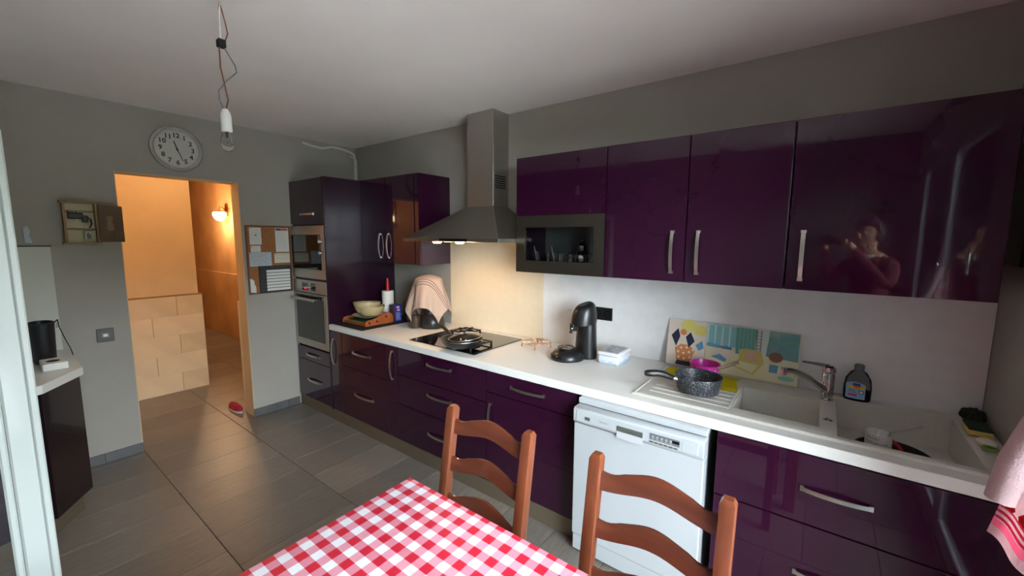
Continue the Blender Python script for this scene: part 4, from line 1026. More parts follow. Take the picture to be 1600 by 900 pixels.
# ladder-back chair, built once
def chair():
    T = thing('dining_chair', 'stained ladder-back chair tucked under the left part of the table', 'chair', (2.972, -1.47, 0))
    hw = .186
    for s, nm in ((-1, 'rear_post'), (1, 'rear_post')):
        b = MB(True); bm = bmesh.new(); rg = []
        h = .0195
        for y, z, k in ((.045, 0, 1), (.020, .40, 1), (.028, .47, 1), (.096, .906, 1), (.098, .920, .62)):
            rg.append([bm.verts.new((s*hw+dx*h*k, y+dy*h*k, z)) for dx, dy in ((-1, -1), (1, -1), (1, 1), (-1, 1))])
        for A, B in zip(rg, rg[1:]):
            for k in range(4): bm.faces.new((A[k], A[(k+1) % 4], B[(k+1) % 4], B[k]))
        bm.faces.new(rg[0][::-1]); bm.faces.new(rg[-1]); bmesh.ops.recalc_face_normals(bm, faces=bm.faces)
        bmesh.ops.bevel(bm, geom=[e for e in bm.edges if abs(e.verts[0].co.z-e.verts[1].co.z) > .05], offset=.003, segments=2, affect='EDGES', profile=.5)
        b.add(bm); obj(nm, b, M_wood, T, 30)
    def yl_(z): return .028+(z-.47)*.156
    for zt_, hgt in ((.874, .060), (.727, .058), (.580, .056)):
        bm = bmesh.new(); N = 24; rg = []
        for i in range(N+1):
            t = i/N; x = -hw+.018+(2*hw-.036)*t
            w_ = .5-.5*math.cos(2*PI*t)
            dip = .010*(math.sin(2*PI*t*1.0+0)**2)*0
            ztop = zt_-.004+.027*w_**1.5-.006*math.sin(PI*min(1, t*5))*(t < .2)-.006*math.sin(PI*min(1, (1-t)*5))*(t > .8)
            zbot = zt_-hgt+.020*w_**1.3
            ym = yl_(zt_-.03)+.018*math.sin(PI*t)
            tl_ = (ztop-zbot)*.15
            rg.append([bm.verts.new(p) for p in ((x, ym-.009, zbot), (x, ym+.007, zbot), (x, ym+.007+tl_, ztop-.004), (x, ym+.003+tl_, ztop), (x, ym-.005+tl_, ztop), (x, ym-.009+tl_, ztop-.004))])
        for A, B in zip(rg, rg[1:]):
            for k in range(6): bm.faces.new((A[k], A[(k+1) % 6], B[(k+1) % 6], B[k]))
        bm.faces.new(rg[0][::-1]); bm.faces.new(rg[-1]); bmesh.ops.recalc_face_normals(bm, faces=bm.faces)
        b = MB(True); b.add(bm); obj('back_slat', b, M_woodh, T, 40)
    for s in (-1, 1):
        obj('front_leg', MB(True).box(s*hw-.019, s*hw+.019, -.379, -.341, 0, .445, .003), M_wood, T)
        st_ = MB(True); st_.box(s*hw-.010, s*hw+.010, -.340, .005, .20, .222, .002); obj('stretcher', st_, M_woodh, T)
        sr = MB(True); sr.box(s*hw-.012, s*hw+.012, -.340, .003, .405, .438, .002); obj('seat_rail', sr, M_woodh, T)
    obj('stretcher', MB(True).box(-hw+.0195, hw-.0195, -.370, -.350, .26, .282, .002), M_woodh, T)
    obj('seat_rail', MB(True).box(-hw+.0195, hw-.0195, -.372, -.348, .405, .438, .002), M_woodh, T)
    obj('seat_rail', MB(True).box(-hw+.0195, hw-.0195, .006, .026, .405, .438, .002), M_woodh, T)
    bm = bmesh.new(); N = 8; G = []
    for i in range(N+1):
        G.append([bm.verts.new((-hw+.0125+(2*hw-.025)*i/N, -.350+.352*j/N, .444+.010*math.sin(PI*i/N)*math.sin(PI*j/N))) for j in range(N+1)])
    for i in range(N):
        for j in range(N): bm.faces.new((G[i][j], G[i+1][j], G[i+1][j+1], G[i][j+1]))
    bmesh.ops.solidify(bm, geom=bm.faces[:], thickness=.012)
    b = MB(True); b.add(bm); obj('rush_seat', b, M_rush, T, 60)
    T['group'] = 'ladder-back dining chairs'
    return T
CH0 = chair()
dup(CH0, (3.596, -1.457, 0), 'stained ladder-back chair standing in front of the white dishwasher', 'ladder-back dining chairs')

# ================================================================== LEFT WALL THINGS
# clock
T = thing('wall_clock', 'round silver-rimmed wall clock above the doorway', 'clock', (.001, -1.485, 2.235))
cc = (0, -1.485, 2.235)
obj('rim', MB().lathe([(.132, .012), (.138, .030), (.150, .040), (.160, .034), (.164, .018), (.164, .001), (.132, .001)], cc, 56, axis=(1, 0, 0), closed=True), mat('polished clock rim', S(214,212,208), .25, metal=.7), T, 40)
obj('case_back', MB().lathe([(0, .0010), (.131, .0010), (.131, .010), (0, .010)], cc, 48, axis=(1, 0, 0)), M_dark, T)
DF = obj('dial', MB().lathe([(0, .0102), (.1318, .0102), (.1318, .0125), (0, .0125)], cc, 48, axis=(1, 0, 0)), mat('grey dial', S(196,192,184), .6), T)
M_num = mat('olive grey numerals', S(66,62,50), .6)
for k in range(1, 13):
    a = PI/2-k*PI/6
    text(str(k), .046, (.0128, cc[1]+.098*math.cos(a), cc[2]+.098*math.sin(a)), LEFTW, M_num, DF, 'numeral', .0003, .0016)
tk = MB()
for k in range(60):
    a = 2*PI*k/60; b = MB(); r = .122; s_ = .0022 if k % 5 else .0038
    tk.box(.0125, .0132, cc[1]+r*math.cos(a)-s_/2, cc[1]+r*math.cos(a)+s_/2, cc[2]+r*math.sin(a)-s_/2, cc[2]+r*math.sin(a)+s_/2)
obj('minute_track', tk, M_num, DF)
def hand(nm, ang, ln, wd, x):
    a = math.radians(90-ang); d = Vector((0, math.cos(a), math.sin(a))); c = Vector((x, cc[1], cc[2]))
    obj(nm, MB().strip([c-d*.018, c+d*ln*.5, c+d*ln], Vector((0, -d.z, d.y))*wd, .0012, (1, 0, 0)), M_dark, T)
hand('hour_hand', -18, .058, .0032, .016); hand('minute_hand', 160, .088, .0024, .0185)
obj('hub', MB().lathe([(0, .022), (.005, .022), (.006, .0128), (0, .0128)], cc, 14, axis=(1, 0, 0)), M_dark, T)
# key cupboard
T = thing('key_cupboard', 'small oak key cupboard hanging open left of the doorway', 'key cupboard', (.001, -2.035, 1.665))
k0, k1, kz0, kz1 = -2.116, -1.958, 1.545, 1.800
fr = MB(); fr.box(.001, .062, k0, k0+.012, kz0, kz1, .001); fr.box(.001, .062, k1-.010, k1, kz0, kz1, .001)
obj('side_frame', fr, M_woodk, T)
fr = MB(); fr.box(.001, .070, k0-.010, k1+.008, kz1-.001, kz1+.011, .001); fr.box(.001, .070, k0-.010, k1+.008, kz0-.010, kz0+.001, .001); obj('top_and_bottom_board', fr, M_woodk, T)
obj('back_board', MB().box(.001, .006, k0+.012, k1-.010, kz0+.001, kz1-.001), mat('cream key board', S(196,186,156), .6), T)
for z in (1.632, 1.748): obj('hook_rail', MB().box(.006, .014, k0+.0125, k1-.0105, z-.006, z+.006, .001), M_woodk, T)
hk = MB()
for z, ys_ in ((1.748, (-2.085, -2.05, -2.01)), (1.632, (-2.085, -2.05, -2.01, -1.985))):
    for y in ys_: hk.tube([(.014, y, z), (.022, y, z-.002), (.026, y, z-.008), (.026, y, z)], .0015, 6)
obj('hook', hk, M_brass, T)
a = math.radians(14); dvec = Vector((math.sin(a), math.cos(a), 0)); nv = Vector((math.cos(a), -math.sin(a), 0))
def doorpt(u, n_, z): p = Vector((.064, k1+.004, 0))+dvec*u+nv*n_; return (p.x, p.y, z)
b = MB(); bm = bmesh.new()
vs = [bm.verts.new(doorpt(u, n_, z)) for z in (kz0+.004, kz1-.012) for u, n_ in ((0, 0), (.118, 0), (.118, .012), (0, .012))]
for f in ((0, 1, 2, 3), (4, 5, 6, 7), (0, 1, 5, 4), (1, 2, 6, 5), (2, 3, 7, 6), (3, 0, 4, 7)): bm.faces.new([vs[i] for i in f])
bmesh.ops.recalc_face_normals(bm, faces=bm.faces); bmesh.ops.bevel(bm, geom=bm.edges[:], offset=.0015, segments=1, affect='EDGES'); b.add(bm)
KD = obj('door', b, M_woodkd, T)
bm = bmesh.new(); pts = []
for i in range(13):
    an = -PI*.30+PI*1.6*i/12; pts.append((.054+.017*math.cos(an), 1.706+.017*math.sin(an)))
pts += [(.042, 1.690), (.036, 1.632), (.043, 1.624), (.064, 1.624), (.072, 1.632), (.064, 1.690)]
vs = [bm.verts.new(doorpt(u, .0124, z)) for u, z in pts]; bm.faces.new(vs); b = MB(); b.add(bm)
obj('keyhole_inlay', b, mat('light keyhole inlay', S(140,110,82), .6), KD)
obj('knob', MB().sphere(doorpt(.113, .017, 1.66), .006), M_woodkd, KD, 60)
def keyset(name, label, y, z, n, fob):
    T = thing(name, label, 'keys', (.03, y, z))
    obj('key_ring', MB().torus((.030, y, z-.012), .011, .0012, 20, 6, axis=(1, .3, 0)), M_alu, T, 60)
    for i in range(n):
        a = math.radians(-25+50*i/max(1, n-1)); dx = math.sin(a)
        b = MB(); b.lathe([(0, .001), (.010, .001), (.010, -.001), (0, -.001)], (.028+.004*i, y+dx*.022, z-.032), 14, axis=(1, .2, 0)); b.box(.027+.004*i, .029+.004*i, y+dx*.03-.003, y+dx*.03+.003, z-.075, z-.038)
        obj('key', b, M_steeld, T)
    if fob: fob(T, y, z)
    return T
def fob1(T, y, z):
    obj('key_fob', MB().box(.024, .042, y-.042, y+.030, z-.060, z-.020, .006, 2), M_black, T); obj('key_fob', MB().box(.026, .044, y+.022, y+.052, z-.080, z-.036, .005, 2), M_black, T)
    obj('strap', MB().strip([(.034, y+.045, z-.04), (.038, y+.062, z-.06), (.036, y+.066, z-.09), (.034, y+.054, z-.118)], (0, .004, 0), .002, (1, 0, 0)), M_dark, T)
keyset('key_bunch', 'bunch of black car-style fobs and strap in the upper half of the key cupboard', -2.052, 1.758, 2, fob1)
def fob2(T, y, z): obj('key_fob', MB().box(.026, .034, y-.010, y+.010, z-.070, z-.030, .003), M_greyp, T)
keyset('key_bunch', 'small bunch of keys at the lower right of the key cupboard', -2.005, 1.640, 3, fob2)
# switch
T = thing('wall_socket', 'grey square wall socket low left of the doorway', 'socket', (.001, -1.978, .908))
obj('face_plate', MB().box(.0005, .012, -2.022, -1.934, .862, .954, .004, 2), mat('grey socket plate', S(92,92,90), .4), T)
obj('inner_frame', MB().box(.012, .015, -2.002, -1.954, .888, .928, .002), mat('grey socket insert', S(112,112,108), .4), T)
obj('socket_core', MB().box(.015, .0165, -1.990, -1.966, .898, .918, .001), M_alu, T)
# cork board, planner and papers
T = thing('cork_board', 'framed corkboard between the doorway and the oven column', 'noticeboard', (.001, -.885, 1.385))
c0, c1, cz0, cz1 = -1.068, -.700, 1.093, 1.686
obj('cork_sheet', MB().box(.001, .010, c0+.008, c1-.008, cz0+.008, cz1-.008), M_cork, T)
for nm, bx_ in (('frame_rail', (c0, c1, cz0, cz0+.011)), ('frame_rail', (c0, c1, cz1-.011, cz1)), ('frame_stile', (c0, c0+.011, cz0+.011, cz1-.011)), ('frame_stile', (c1-.011, c1, cz0+.011, cz1-.011))):
    obj(nm, MB().box(.001, .017, *bx_, .001), mat('brown frame', S(116,70,42), .5) if 'brown frame' not in MATS else MATS['brown frame'], T)
def paper(label, y0, y1, z0, z1, m=M_paper, dep=.0105, lines=0, extra=None, pin=(178,60,50), tear=None):
    T = thing('pinned_paper', label, 'paper', (dep, (y0+y1)/2, (z0+z1)/2))
    b = MB()
    if tear: b.prism(tear, 'x', dep, dep+.0008)
    else: b.box(dep, dep+.0008, y0, y1, z0, z1)
    sh = obj('sheet', b, m, T)
    if lines:
        b = MB()
        for i in range(lines):
            z = z1-(z1-z0)*(.16+.76*i/lines); b.box(dep+.0008, dep+.0011, y0+(y1-y0)*.10, y0+(y1-y0)*(.62+.28*random.random()), z-.0016, z)
        obj('print_line', b, MATS.get('faint print') or mat('faint print', S(150,150,152), .8), sh)
    if extra: extra(sh, dep+.0009)
    if pin: obj('pin', MB().lathe([(0, .006), (.0035, .005), (.004, .0), (0, 0)], (dep+.0009, y0+.008, z1-.008), 10, axis=(1, 0, 0)), MATS.get('pin %d' % pin[0]) or mat('pin %d' % pin[0], S(*pin), .4), T)
paper('white sheet with a small brown mark at the upper left of the corkboard', -1.038, -.945, 1.522, 1.668, lines=6, extra=lambda s, d: obj('brown_mark', MB().box(d, d+.0003, -.996, -.982, 1.598, 1.608), M_woodkd, s))
paper('small white note below the sheet with the brown mark', -1.034, -.956, 1.459, 1.513, lines=3)
paper('wide blue-grey timetable across the middle of the corkboard', -1.050, -.872, 1.334, 1.456, M_paperb, .0118, 7)
def hdr(s, d):
    obj('header_print', MB().box(d, d+.0003, -.826, -.780, 1.645, 1.664), mat('navy header', S(58,62,84), .6), s); obj('header_print', MB().box(d, d+.0003, -.779, -.722, 1.645, 1.664), mat('red header', S(190,84,74), .6), s)
paper('white page with blue and red header at the upper right of the corkboard', -.830, -.717, 1.455, 1.668, lines=10, extra=hdr)
paper('cream card pinned at the right above the weekly planner', -.848, -.716, 1.357, 1.444, mat('cream card', S(214,208,190), .8), lines=2)
paper('torn pale scrap at the lower left of the corkboard', -1.058, -1.012, 1.105, 1.24, tear=[(-1.057, 1.112), (-1.012, 1.104), (-1.012, 1.155), (-1.024, 1.185), (-1.022, 1.205), (-1.036, 1.222), (-1.057, 1.236)])
T = thing('weekly_planner', 'black weekly planner with seven white lines on the corkboard', 'planner', (.012, -.865, 1.215))
q0, q1, r0, r1 = -.985, -.715, 1.098, 1.335
obj('board', MB().box(.0135, .0185, q0, q1, r0, r1, .0008), mat('slate board', S(44,46,50), .7), T)
text('Menu de la semaine', .016, (.0187, (q0+q1)/2+.03, r1-.016), LEFTW, M_greyp, T, 'lettering', .0001)
days = ('Lundi', 'Mardi', 'Mercredi', 'Jeudi', 'Vendredi', 'Samedi', 'Dimanche')
for i, dname in enumerate(days):
    z = r1-.048-i*.0272
    obj('writing_strip', MB().box(.0185, .0192, -.925, -.725, z-.011, z+.011), M_wplast, T)
    text(dname, .012, (.0187, -.956, z), LEFTW, M_greyp, T, 'lettering', .0001)
# conduit
b = MB()
b.tube([(.018, -.55, 2.452), (.016, -.46, 2.438), (.018, -.36, 2.432), (.018, -.26, 2.462), (.018, -.15, 2.458), (.018, -.06, 2.440), (.018, -.022, 2.42), (.018, -.018, 2.38), (.018, -.018, 2.10)], .011, 10)
b.tube([(.040, -.09, 2.40), (.040, -.03, 2.385), (.040, -.018, 2.36), (.040, -.016, 2.10)], .008, 8)
tag(obj('conduit_pipe', b, M_wplast, origin=(.02, -.02, 2.1), smooth=50), 'white conduit pipes in the ceiling corner above the oven column', 'pipe')
# bare bulb
T = thing('hanging_bulb', 'unlit bare light bulb hanging from ceiling wires in a white holder', 'light bulb', (1.985, -1.822, ZC))
bxx, byy = 1.968, -1.822
obj('ceiling_hook', MB().tube([(1.99, byy, ZC), (1.988, byy, ZC-.02), (1.984, byy, ZC-.03), (1.978, byy, ZC-.024)], .003, 6), M_steel, T)
w1 = [(1.984, byy, ZC-.012), (1.978, byy, ZC-.05), (1.974, byy, ZC-.10), (1.972, byy, ZC-.13)]
obj('wire', MB().tube(w1, .0028, 6), mat('white flex', S(206,200,190), .5), T, 60)
obj('wire', MB().tube([(1.984, byy+.004, ZC-.012), (1.99, byy+.012, ZC-.06), (1.986, byy+.022, ZC-.11), (1.978, byy+.014, ZC-.14)], .0026, 6), mat('brown flex', S(128,84,68), .5), T, 60)
obj('connector_block', MB().box(1.958, 1.985, byy-.012, byy+.016, ZC-.165, ZC-.135, .003), M_dark, T)
obj('wire', MB().tube([(1.972, byy-.006, ZC-.163), (1.968, byy-.005, ZC-.24), (1.970, byy+.004, ZC-.30), (1.972, byy+.012, ZC-.36), (1.968, byy+.002, ZC-.405)], .0028, 6), MATS['brown flex'], T, 60)
obj('wire', MB().tube([(1.972, byy+.012, ZC-.163), (1.98, byy+.042, ZC-.22), (1.978, byy+.048, ZC-.245), (1.970, byy+.01, ZC-.29), (1.962, byy-.016, ZC-.33), (1.964, byy-.014, ZC-.37), (1.968, byy, ZC-.405)], .0028, 6), mat('grey flex', S(120,128,136), .5), T, 60)
hz = ZC-.405
obj('lamp_holder', MB().lathe([(0, .008), (.009, .008), (.016, -.004), (.0195, -.018), (.020, -.020), (.020, -.076), (.018, -.080), (0, -.080)], (bxx, byy, hz), 28), M_wplast, T, 40)
obj('bulb_glass', MB().lathe([(0, -.158), (.012, -.154), (.0215, -.141), (.0245, -.125), (.0225, -.108), (.016, -.092), (.0125, -.0805)], (bxx, byy, hz), 28), mat('thin bulb glass', (1, 1, 1, 1), .02, trans=1, ior=1.12), T, 60)
fb = MB(); fb.cyl((bxx, byy, hz-.081), (bxx, byy, hz-.105), .006, 10, .003); fb.tube([(bxx-.010, byy, hz-.118), (bxx-.004, byy, hz-.124), (bxx+.004, byy, hz-.124), (bxx+.010, byy, hz-.118)], .0009, 6)
obj('filament_stem', fb, M_greyp, T)

# left cabinet run beside the garden door
def poly_off(pts): return pts
top = [(.001, -2.150), (.622, -2.166), (.882, -2.338), (1.00, -2.62), (1.00, -3.095), (.001, -3.095)]
T = thing('side_cabinet', 'dark aubergine side cabinet with an angled end beside the open garden door leaf', 'cabinet', (.5, -2.6, .10))
bod = [(.014, -2.172), (.596, -2.198), (.845, -2.362), (.96, -2.64), (.96, -3.09), (.014, -3.09)]
obj('carcass', MB().prism(bod, 'z', .12, .803), M_carc, T)
p0, p1 = Vector((.598, -2.196, 0)), Vector((.849, -2.361, 0)); dd = (p1-p0).normalized(); nn = Vector((-dd.y, dd.x, 0)); nn = nn if nn.y > 0 else -nn
a_, b_ = p0+dd*.004+nn*.002, p1-dd*.002+nn*.002
obj('angled_door', MB().prism([(a_.x, a_.y), (b_.x, b_.y), (b_.x+nn.x*.018, b_.y+nn.y*.018), (a_.x+nn.x*.018, a_.y+nn.y*.018)], 'z', .125, .80, .0015), mat('shade-darkened plum lacquer', S(24,9,16), .2, coat=.4), T)  # door colour darkened to stand for daylight not reaching this front
tag(obj('plinth', MB().prism([(.02, -2.215), (.585, -2.222), (.80, -2.372), (.91, -2.66), (.91, -3.08), (.02, -3.08)], 'z', 0, .1195), M_plinth), 'plinth under the angled side cabinet at the left', 'plinth')
tag(obj('worktop', MB().prism(top, 'z', .8045, .85, .003, 2), M_top, origin=(.5, -2.6, .8045)), 'short white worktop with an angled end on the side cabinet at the left', 'worktop')
tag(obj('splashback', MB().box(.0005, .010, -3.095, -2.182, .8508, 1.520, .001), mat('greenish grey splashback', S(196,196,184), .5), origin=(0, -2.6, .85)), 'pale splashback on the left wall over the side worktop', 'splashback')
tag(obj('splashback_trim', MB().box(.0005, .014, -3.095, -2.178, 1.5205, 1.526), M_dark, origin=(0, -2.6, 1.52)), 'thin dark trim strip on the top edge of the left wall splashback', 'trim')
T = thing('handbag', 'small black bag with a strap standing on the side worktop', 'bag', (.36, -2.262, .8505))
obj('bag_body', MB().lathe([(0, 0), (.070, 0), (.078, .01), (.088, .20), (.092, .235), (.080, .238), (.074, .05), (0, .04)], (.33, -2.285, .8508), 28, sy=.62), mat('black leather', S(26,28,32), .45, bump=.3, bscale=80), T, 40)
obj('strap', MB().strip([(.33, -2.235, 1.075), (.33, -2.218, 1.095), (.33, -2.215, 1.05), (.31, -2.195, .97), (.29, -2.175, .90), (.28, -2.168, .860)], (.012, 0, 0), .004, (0, 1, 0)), M_dark, T)
obj('buckle', MB().torus((.33, -2.222, 1.06), .012, .002, 16, 6, axis=(0, 1, 0)), M_alu, T, 60)
T = thing('tissue_box', 'low white box with dark round opening beside the black bag', 'box', (.52, -2.27, .8505))
obj('box_body', MB().box(.44, .60, -2.315, -2.215, .8508, .892, .006, 2), M_wplast, T)
obj('opening', MB().lathe([(0, .0012), (.026, .0012), (.028, 0), (0, 0)], (.53, -2.268, .892), 24), M_dark, T)
T = thing('paper_garland', 'crumpled white paper ornament hanging on the left wall above the splashback', 'ornament', (.014, -2.27, 1.62))
b = MB(); b.prism([(-2.285, 1.545), (-2.252, 1.540), (-2.258, 1.575), (-2.264, 1.59), (-2.256, 1.615), (-2.266, 1.645), (-2.285, 1.64)], 'x', .002, .014, .001); obj('paper', b, M_paperb, T)


# ================================================================== HALL
T = thing('wall_sconce', 'lit wall lamp with bell glass shade and curved brass arm in the corridor', 'wall lamp', (-3.40, -.055, 1.98))
lx, ly, lz = -3.41, -.150, 1.905
obj('wall_plate', MB().prism([(-3.43, 1.90), (-3.37, 1.90), (-3.36, 2.0), (-3.37, 2.09), (-3.43, 2.09), (-3.44, 2.0)], 'y', -.066, -.0505, .003), M_brass, T)
obj('arm', MB().tube([(-3.40, -.066, 1.95), (-3.40, -.085, 2.0), (-3.402, -.11, 2.035), (-3.405, -.14, 2.035), (lx, ly, 2.0), (lx, ly, 1.975)], .006, 8), M_brass, T, 60)
obj('gallery', MB().lathe([(0, .078), (.030, .076), (.060, .064), (.062, .058), (0, .060)], (lx, ly, lz), 24), M_brass, T, 40)
obj('glass_shade', MB().lathe([(.055, .058), (.085, .045), (.088, .015), (.072, -.035), (.045, -.068), (.010, -.082), (0, -.083)], (lx, ly, lz), 28), M_lampon, T, 60)
lamp('corridor_sconce_light', 'POINT', (lx+.01, ly-.14, lz-.02), 30, WARM, .06)
T = thing('ceiling_lamp', 'round lit ceiling lamp in the hall, out of view above the doorway', 'ceiling lamp', (-.62, -1.20, 2.56))
obj('rose', MB().lathe([(0, 0), (.12, 0), (.12, -.02), (0, -.02)], (-.62, -1.20, 2.5595), 28), M_brass, T, 40)
obj('glass_bowl', MB().lathe([(.13, -.021), (.14, -.04), (.10, -.085), (.04, -.105), (0, -.108)], (-.62, -1.20, 2.5595), 28), M_lampon, T, 60)
lamp('hall_ceiling_light', 'POINT', (-.62, -1.20, 2.36), 8, WARM, .06)
T = thing('wall_sconce', 'second lit wall lamp in the hall, seen only mirrored in the corner cabinet door', 'wall lamp', (-.155, -2.86, 1.95))
obj('wall_plate', MB().box(-.170, -.1555, -2.90, -2.82, 1.85, 2.02, .003), M_brass, T)
obj('glass_shade', MB().lathe([(.055, .058), (.085, .045), (.088, .015), (.072, -.035), (.045, -.068), (0, -.083)], (-.26, -2.86, 1.93), 28), M_lampon, T, 60)
obj('arm', MB().tube([(-.170, -2.86, 1.93), (-.20, -2.86, 2.02), (-.25, -2.86, 2.03), (-.26, -2.86, 1.985)], .006, 8), M_brass, T, 60)
lamp('hall_sconce_light', 'POINT', (-.42, -2.75, 1.92), 14, WARM, .05)
T = thing('framed_picture', 'dark framed picture on the hall wall, seen mirrored in the corner cabinet door', 'picture', (-1.299, -2.03, 1.93))
f_ = MB()
for a4 in ((-2.17, -2.145, 1.74, 2.14), (-1.905, -1.88, 1.74, 2.14), (-2.145, -1.905, 1.74, 1.765), (-2.145, -1.905, 2.115, 2.14)): f_.box(-1.2995, -1.28, *a4, .002)
obj('frame', f_, M_woodkd, T)
obj('print', MB().box(-1.2995, -1.290, -2.145, -1.905, 1.765, 2.115), mat('muted landscape print', S(120,104,84), .12, coat=1, noise=.5, nscale=7), T)
T = thing('slipper_shoe', 'dark pink canvas shoe with pale sole at the foot of the door jamb', 'shoe', (-.33, -1.128, 0))
b = MB(); bm = bmesh.new(); rg = []
for i in range(13):
    t = i/12; x = -.415+.24*t; w_ = .036*(1-abs(2*t-1)**2.6)**.5*(1.08-.2*t)+.002; h_ = .034+.030*max(0, t-.25)+.012*math.sin(PI*min(1, t*1.7))
    rg.append([bm.verts.new((x, -1.135+w_*math.cos(2*PI*k/14), .017+max(0, math.sin(2*PI*k/14))*h_)) for k in range(14)])
for A, B in zip(rg, rg[1:]):
    for k in range(14): bm.faces.new((A[k], A[(k+1) % 14], B[(k+1) % 14], B[k]))
bm.faces.new(rg[0][::-1]); bm.faces.new(rg[-1]); bmesh.ops.recalc_face_normals(bm, faces=bm.faces); b.add(bm)
obj('upper', b, mat('dark pink canvas', S(150,20,56), .8), T, 60)
ol = [( -.295-.128*math.cos(2*PI*k/24), -1.135+.042*math.sin(2*PI*k/24)) for k in range(24)]
obj('sole', MB().prism(ol, 'z', .0005, .017, .003), mat('pale rubber sole', S(196,180,160), .7), T)

# ================================================================== HAND TOWEL AT THE RIGHT
T = thing('hand_towel', 'white terry towel with red diamonds hanging at the right edge by the sink', 'towel', (4.42, -1.22, 1.40))
def hang(pts_top, pts_bot, nm, m, w0, w1, amp, seed, hemslope):
    bm = bmesh.new(); uvl = bm.loops.layers.uv.new('UVMap'); N, K = 40, 26; G = []; UV = {}
    A, B = Vector(pts_top), Vector(pts_bot)
    ax = Vector((.80, -.60, 0))
    nrm = Vector((.60, .80, 0))
    for i in range(N+1):
        row = []
        for j in range(K+1):
            t = i/N; s = j/K*2-1
            bot = B.z+hemslope*s
            z = A.z+(bot-A.z)*t
            c = A.lerp(B, t); wd = w0+(w1-w0)*t**.8
            off = amp*math.sin(s*6+seed)*(.3+.7*t)
            p = Vector((c.x, c.y, z))+ax*(s*wd)+nrm*off
            v = bm.verts.new(p); UV[v] = (j/K*.44, (1-t)*.60); row.append(v)
        G.append(row)
    for i in range(N):
        for j in range(K):
            f = bm.faces.new((G[i][j], G[i+1][j], G[i+1][j+1], G[i][j+1]))
            for l in f.loops: l[uvl].uv = UV[l.vert]
    bmesh.ops.solidify(bm, geom=bm.faces[:], thickness=.006)
    b = MB(); b.add(bm); return obj(nm, b, m, T, 70)
hang((4.405, -1.215, 1.46), (4.352, -1.215, .872), 'patterned_fold', M_diam, .05, .105, .018, .6, -.055)
b = MB(); b.tube([(4.40, -1.20, 1.46), (4.365, -1.19, 1.34), (4.318, -1.185, 1.22), (4.292, -1.18, 1.12), (4.278, -1.18, 1.025)], [.020, .026, .026, .026, .024], 14)
obj('plain_fold', b, mat('pinkish white terry', S(172,146,148), .95, bump=.5, bscale=220), T, 70)
hk = MB(); hk.box(XR-.012, XR-.0005, -1.245, -1.195, 1.42, 1.53, .003); hk.tube([(XR-.012, -1.22, 1.45), (4.45, -1.22, 1.44), (4.40, -1.22, 1.445), (4.39, -1.22, 1.475)], .006, 8)
tag(obj('towel_hook', hk, M_alu, origin=(XR, -1.22, 1.47), smooth=40), 'metal wall hook holding the red diamond towel', 'hook')

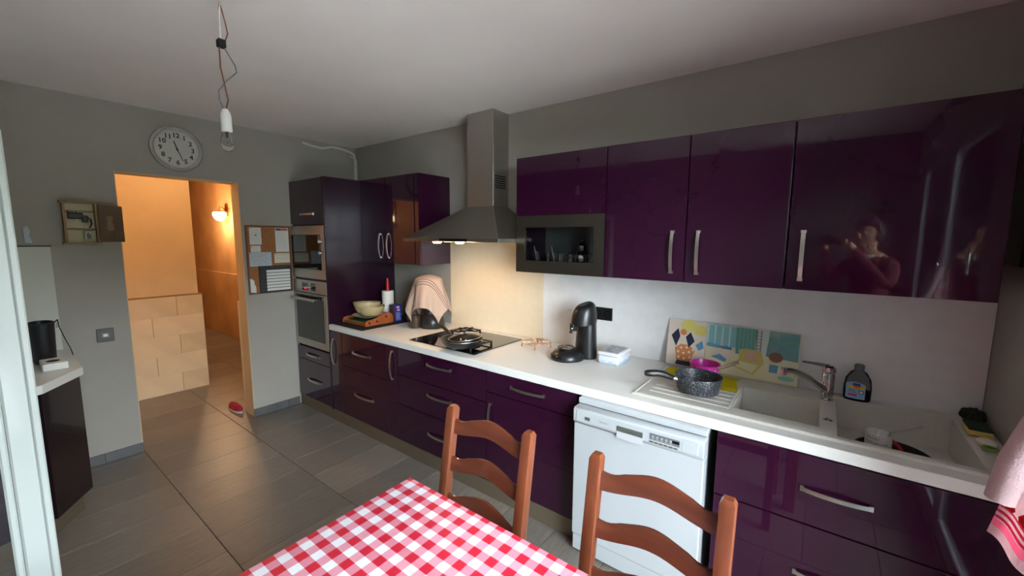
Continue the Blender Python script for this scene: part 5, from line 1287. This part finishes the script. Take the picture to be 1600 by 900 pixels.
# ================================================================== THE PHOTOGRAPHER, seen mirrored in the wide cabinet door
def person():
    f = Vector((-.62, .785, 0)); r = Vector((.785, .62, 0)); up = Vector((0, 0, 1))
    O = Vector((4.25, -2.83, 0))
    def P(a, b, z): return O+r*a+f*b+up*z
    ph = CAM-FW*.024                                       # centre of the phone held at the lens
    hl, hr = ph-RT*.098-FW*.035-UP*.012, ph+RT*.098-FW*.035-UP*.012
    V = []; Ed = []; Rd = []
    def add(p, rad, par=None):
        V.append(p); Rd.append(rad); i = len(V)-1
        if par is not None: Ed.append((par, i))
        return i
    pel = add(P(0, 0, .96), .150); wai = add(P(0, .01, 1.10), .130, pel); che = add(P(0, .02, 1.27), .140, wai)
    nb = add(P(0, .03, 1.42), .085, che); nk = add(P(0, .055, 1.49), .054, nb); hd = add(P(0, .085, 1.56), .070, nk); h2 = add(P(0, .080, 1.65), .098, hd); h3 = add(P(0, .070, 1.715), .078, h2)
    for s_, hand in ((-1, hl), (1, hr)):
        sh = add(P(.165*s_, .02, 1.385), .066, nb)
        el = add(P(.235*s_, .17, 1.22), .050, sh)
        wr = add(hand-FW*.055-up*.055+r*.01*s_, .030, el); pm_ = add(hand-FW*.010-up*.020, .033, wr)
        hip = add(P(.095*s_, 0, .88), .098, pel); kn_ = add(P(.105*s_, .02, .49), .066, hip); an = add(P(.11*s_, -.02, .09), .045, kn_); toe = add(P(.12*s_, .14, .045), .038, an)
    me = bpy.data.meshes.new('s'); me.from_pydata([v[:] for v in V], Ed, []); o = bpy.data.objects.new('s', me); sc.collection.objects.link(o)
    sk = o.modifiers.new('k', 'SKIN'); sk.use_smooth_shade = True
    for i, d in enumerate(me.skin_vertices[0].data): d.radius = (Rd[i], Rd[i]); d.use_root = (i == 0)
    o.modifiers.new('u', 'SUBSURF').levels = 2
    dg = bpy.context.evaluated_depsgraph_get(); m2 = bpy.data.meshes.new_from_object(o.evaluated_get(dg)); bpy.data.objects.remove(o)
    bm = bmesh.new(); bm.from_mesh(m2); bpy.data.meshes.remove(m2)
    T = thing('person', 'dark-haired person in a dark red cardigan holding a phone, mirrored in a cabinet door', 'person', tuple(O))
    # fingers and thumb of each hand closing round the phone
    for s_, hand in ((-1, hl), (1, hr)):
        for k in range(4):
            base_ = hand-FW*.006+UP*(.006-.014*k)
            tip = base_-RT*s_*(.052-.006*abs(k-1))+FW*.012
            b = MB(True); b.tube([base_+RT*s_*.004, base_-RT*s_*.022-FW*.004, tip], [.0095, .0088, .0072], 8); me_ = bpy.data.meshes.new('f'); b.bm.to_mesh(me_); bm.from_mesh(me_); b.bm.free()
        b = MB(True); q = hand-UP*.030; b.tube([q, q-RT*s_*.020-UP*.006, q-RT*s_*.048-UP*.002], [.011, .010, .008], 8); me_ = bpy.data.meshes.new('f'); b.bm.to_mesh(me_); bm.from_mesh(me_); b.bm.free()
    # face: nose, brow, chin, ears
    hc = P(0, .080, 1.64)
    def bump(c, r_, sx, sy, sz):
        b = MB(True); b.sphere((0, 0, 0), r_, sx, sy, sz, 12); M = Matrix.Translation(c) @ Matrix((r, f, up)).transposed().to_4x4(); bmesh.ops.transform(b.bm, matrix=M, verts=b.bm.verts)
        me_ = bpy.data.meshes.new('f'); b.bm.to_mesh(me_); bm.from_mesh(me_); b.bm.free()
    bump(hc+f*.090-up*.012, .018, .75, 1.1, 1.5); bump(hc+f*.060-up*.085, .034, 1, .9, .8); bump(hc+f*.078-up*.048, .018, 1.5, .7, .45)
    for s_ in (-1, 1): bump(hc+r*.088*s_-up*.008, .022, .4, .7, 1.2)
    me = bpy.data.meshes.new('body'); 
    for f_ in bm.faces:
        c = f_.calc_center_median(); dh = min((c-hl).length, (c-hr).length)
        f_.smooth = True
        if c.z < .95: f_.material_index = 2
        if c.z < .075: f_.material_index = 3
        if .95 <= c.z: f_.material_index = 1
        if dh < .088 or c.z > 1.455 and (c-P(0, .06, c.z)).length < .13: f_.material_index = 0
    bmesh.ops.translate(bm, vec=-O, verts=bm.verts); bm.to_mesh(me); bm.free()
    for m in (mat('skin', S(206,152,124), .55), mat('dark red knit', S(104,22,32), .9, bump=.4, bscale=90), mat('dark trousers', S(34,36,44), .85), mat('dark shoe leather', S(24,22,22), .5)): me.materials.append(m)
    bo = bpy.data.objects.new('body', me); sc.collection.objects.link(bo); bo.parent = T; ORG[bo.name] = O
    b = MB(); bm = bmesh.new(); bmesh.ops.create_uvsphere(bm, u_segments=24, v_segments=16, radius=.108)
    M = Matrix.Translation(hc+up*.022-f*.010) @ Matrix((r, f, up)).transposed().to_4x4() @ Matrix.Diagonal((.98, 1.08, 1.08, 1))
    for v in list(bm.verts):
        if v.co.y > .035 and v.co.z < .045 or v.co.z < -.085: bm.verts.remove(v)
    b.add(bm, M); obj('hair', b, mat('dark brown hair', S(26,18,15), .6, bump=.6, bscale=160), T, 70)
    for s_ in (-1, 1):
        c = hc+f*.086+r*.033*s_+up*.010
        b = MB(); b.sphere(c, .011); obj('eye', b, M_paper, T, 60)
    b = MB(); b.torus(P(0, .045, 1.452), .075, .022, 28, 8); obj('collar', b, mat('white scarf', S(222,216,208), .9), T, 60)
    t = thing('mobile_phone', 'black phone held up by the person at the camera position', 'phone', tuple(ph))
    b = MB(True); b.box(-.080, .080, -.038, .038, -.004, .004, .003, 2); bmesh.ops.transform(b.bm, matrix=CR.to_4x4(), verts=b.bm.verts)
    obj('phone_case', b, M_black, t, 40)
person()
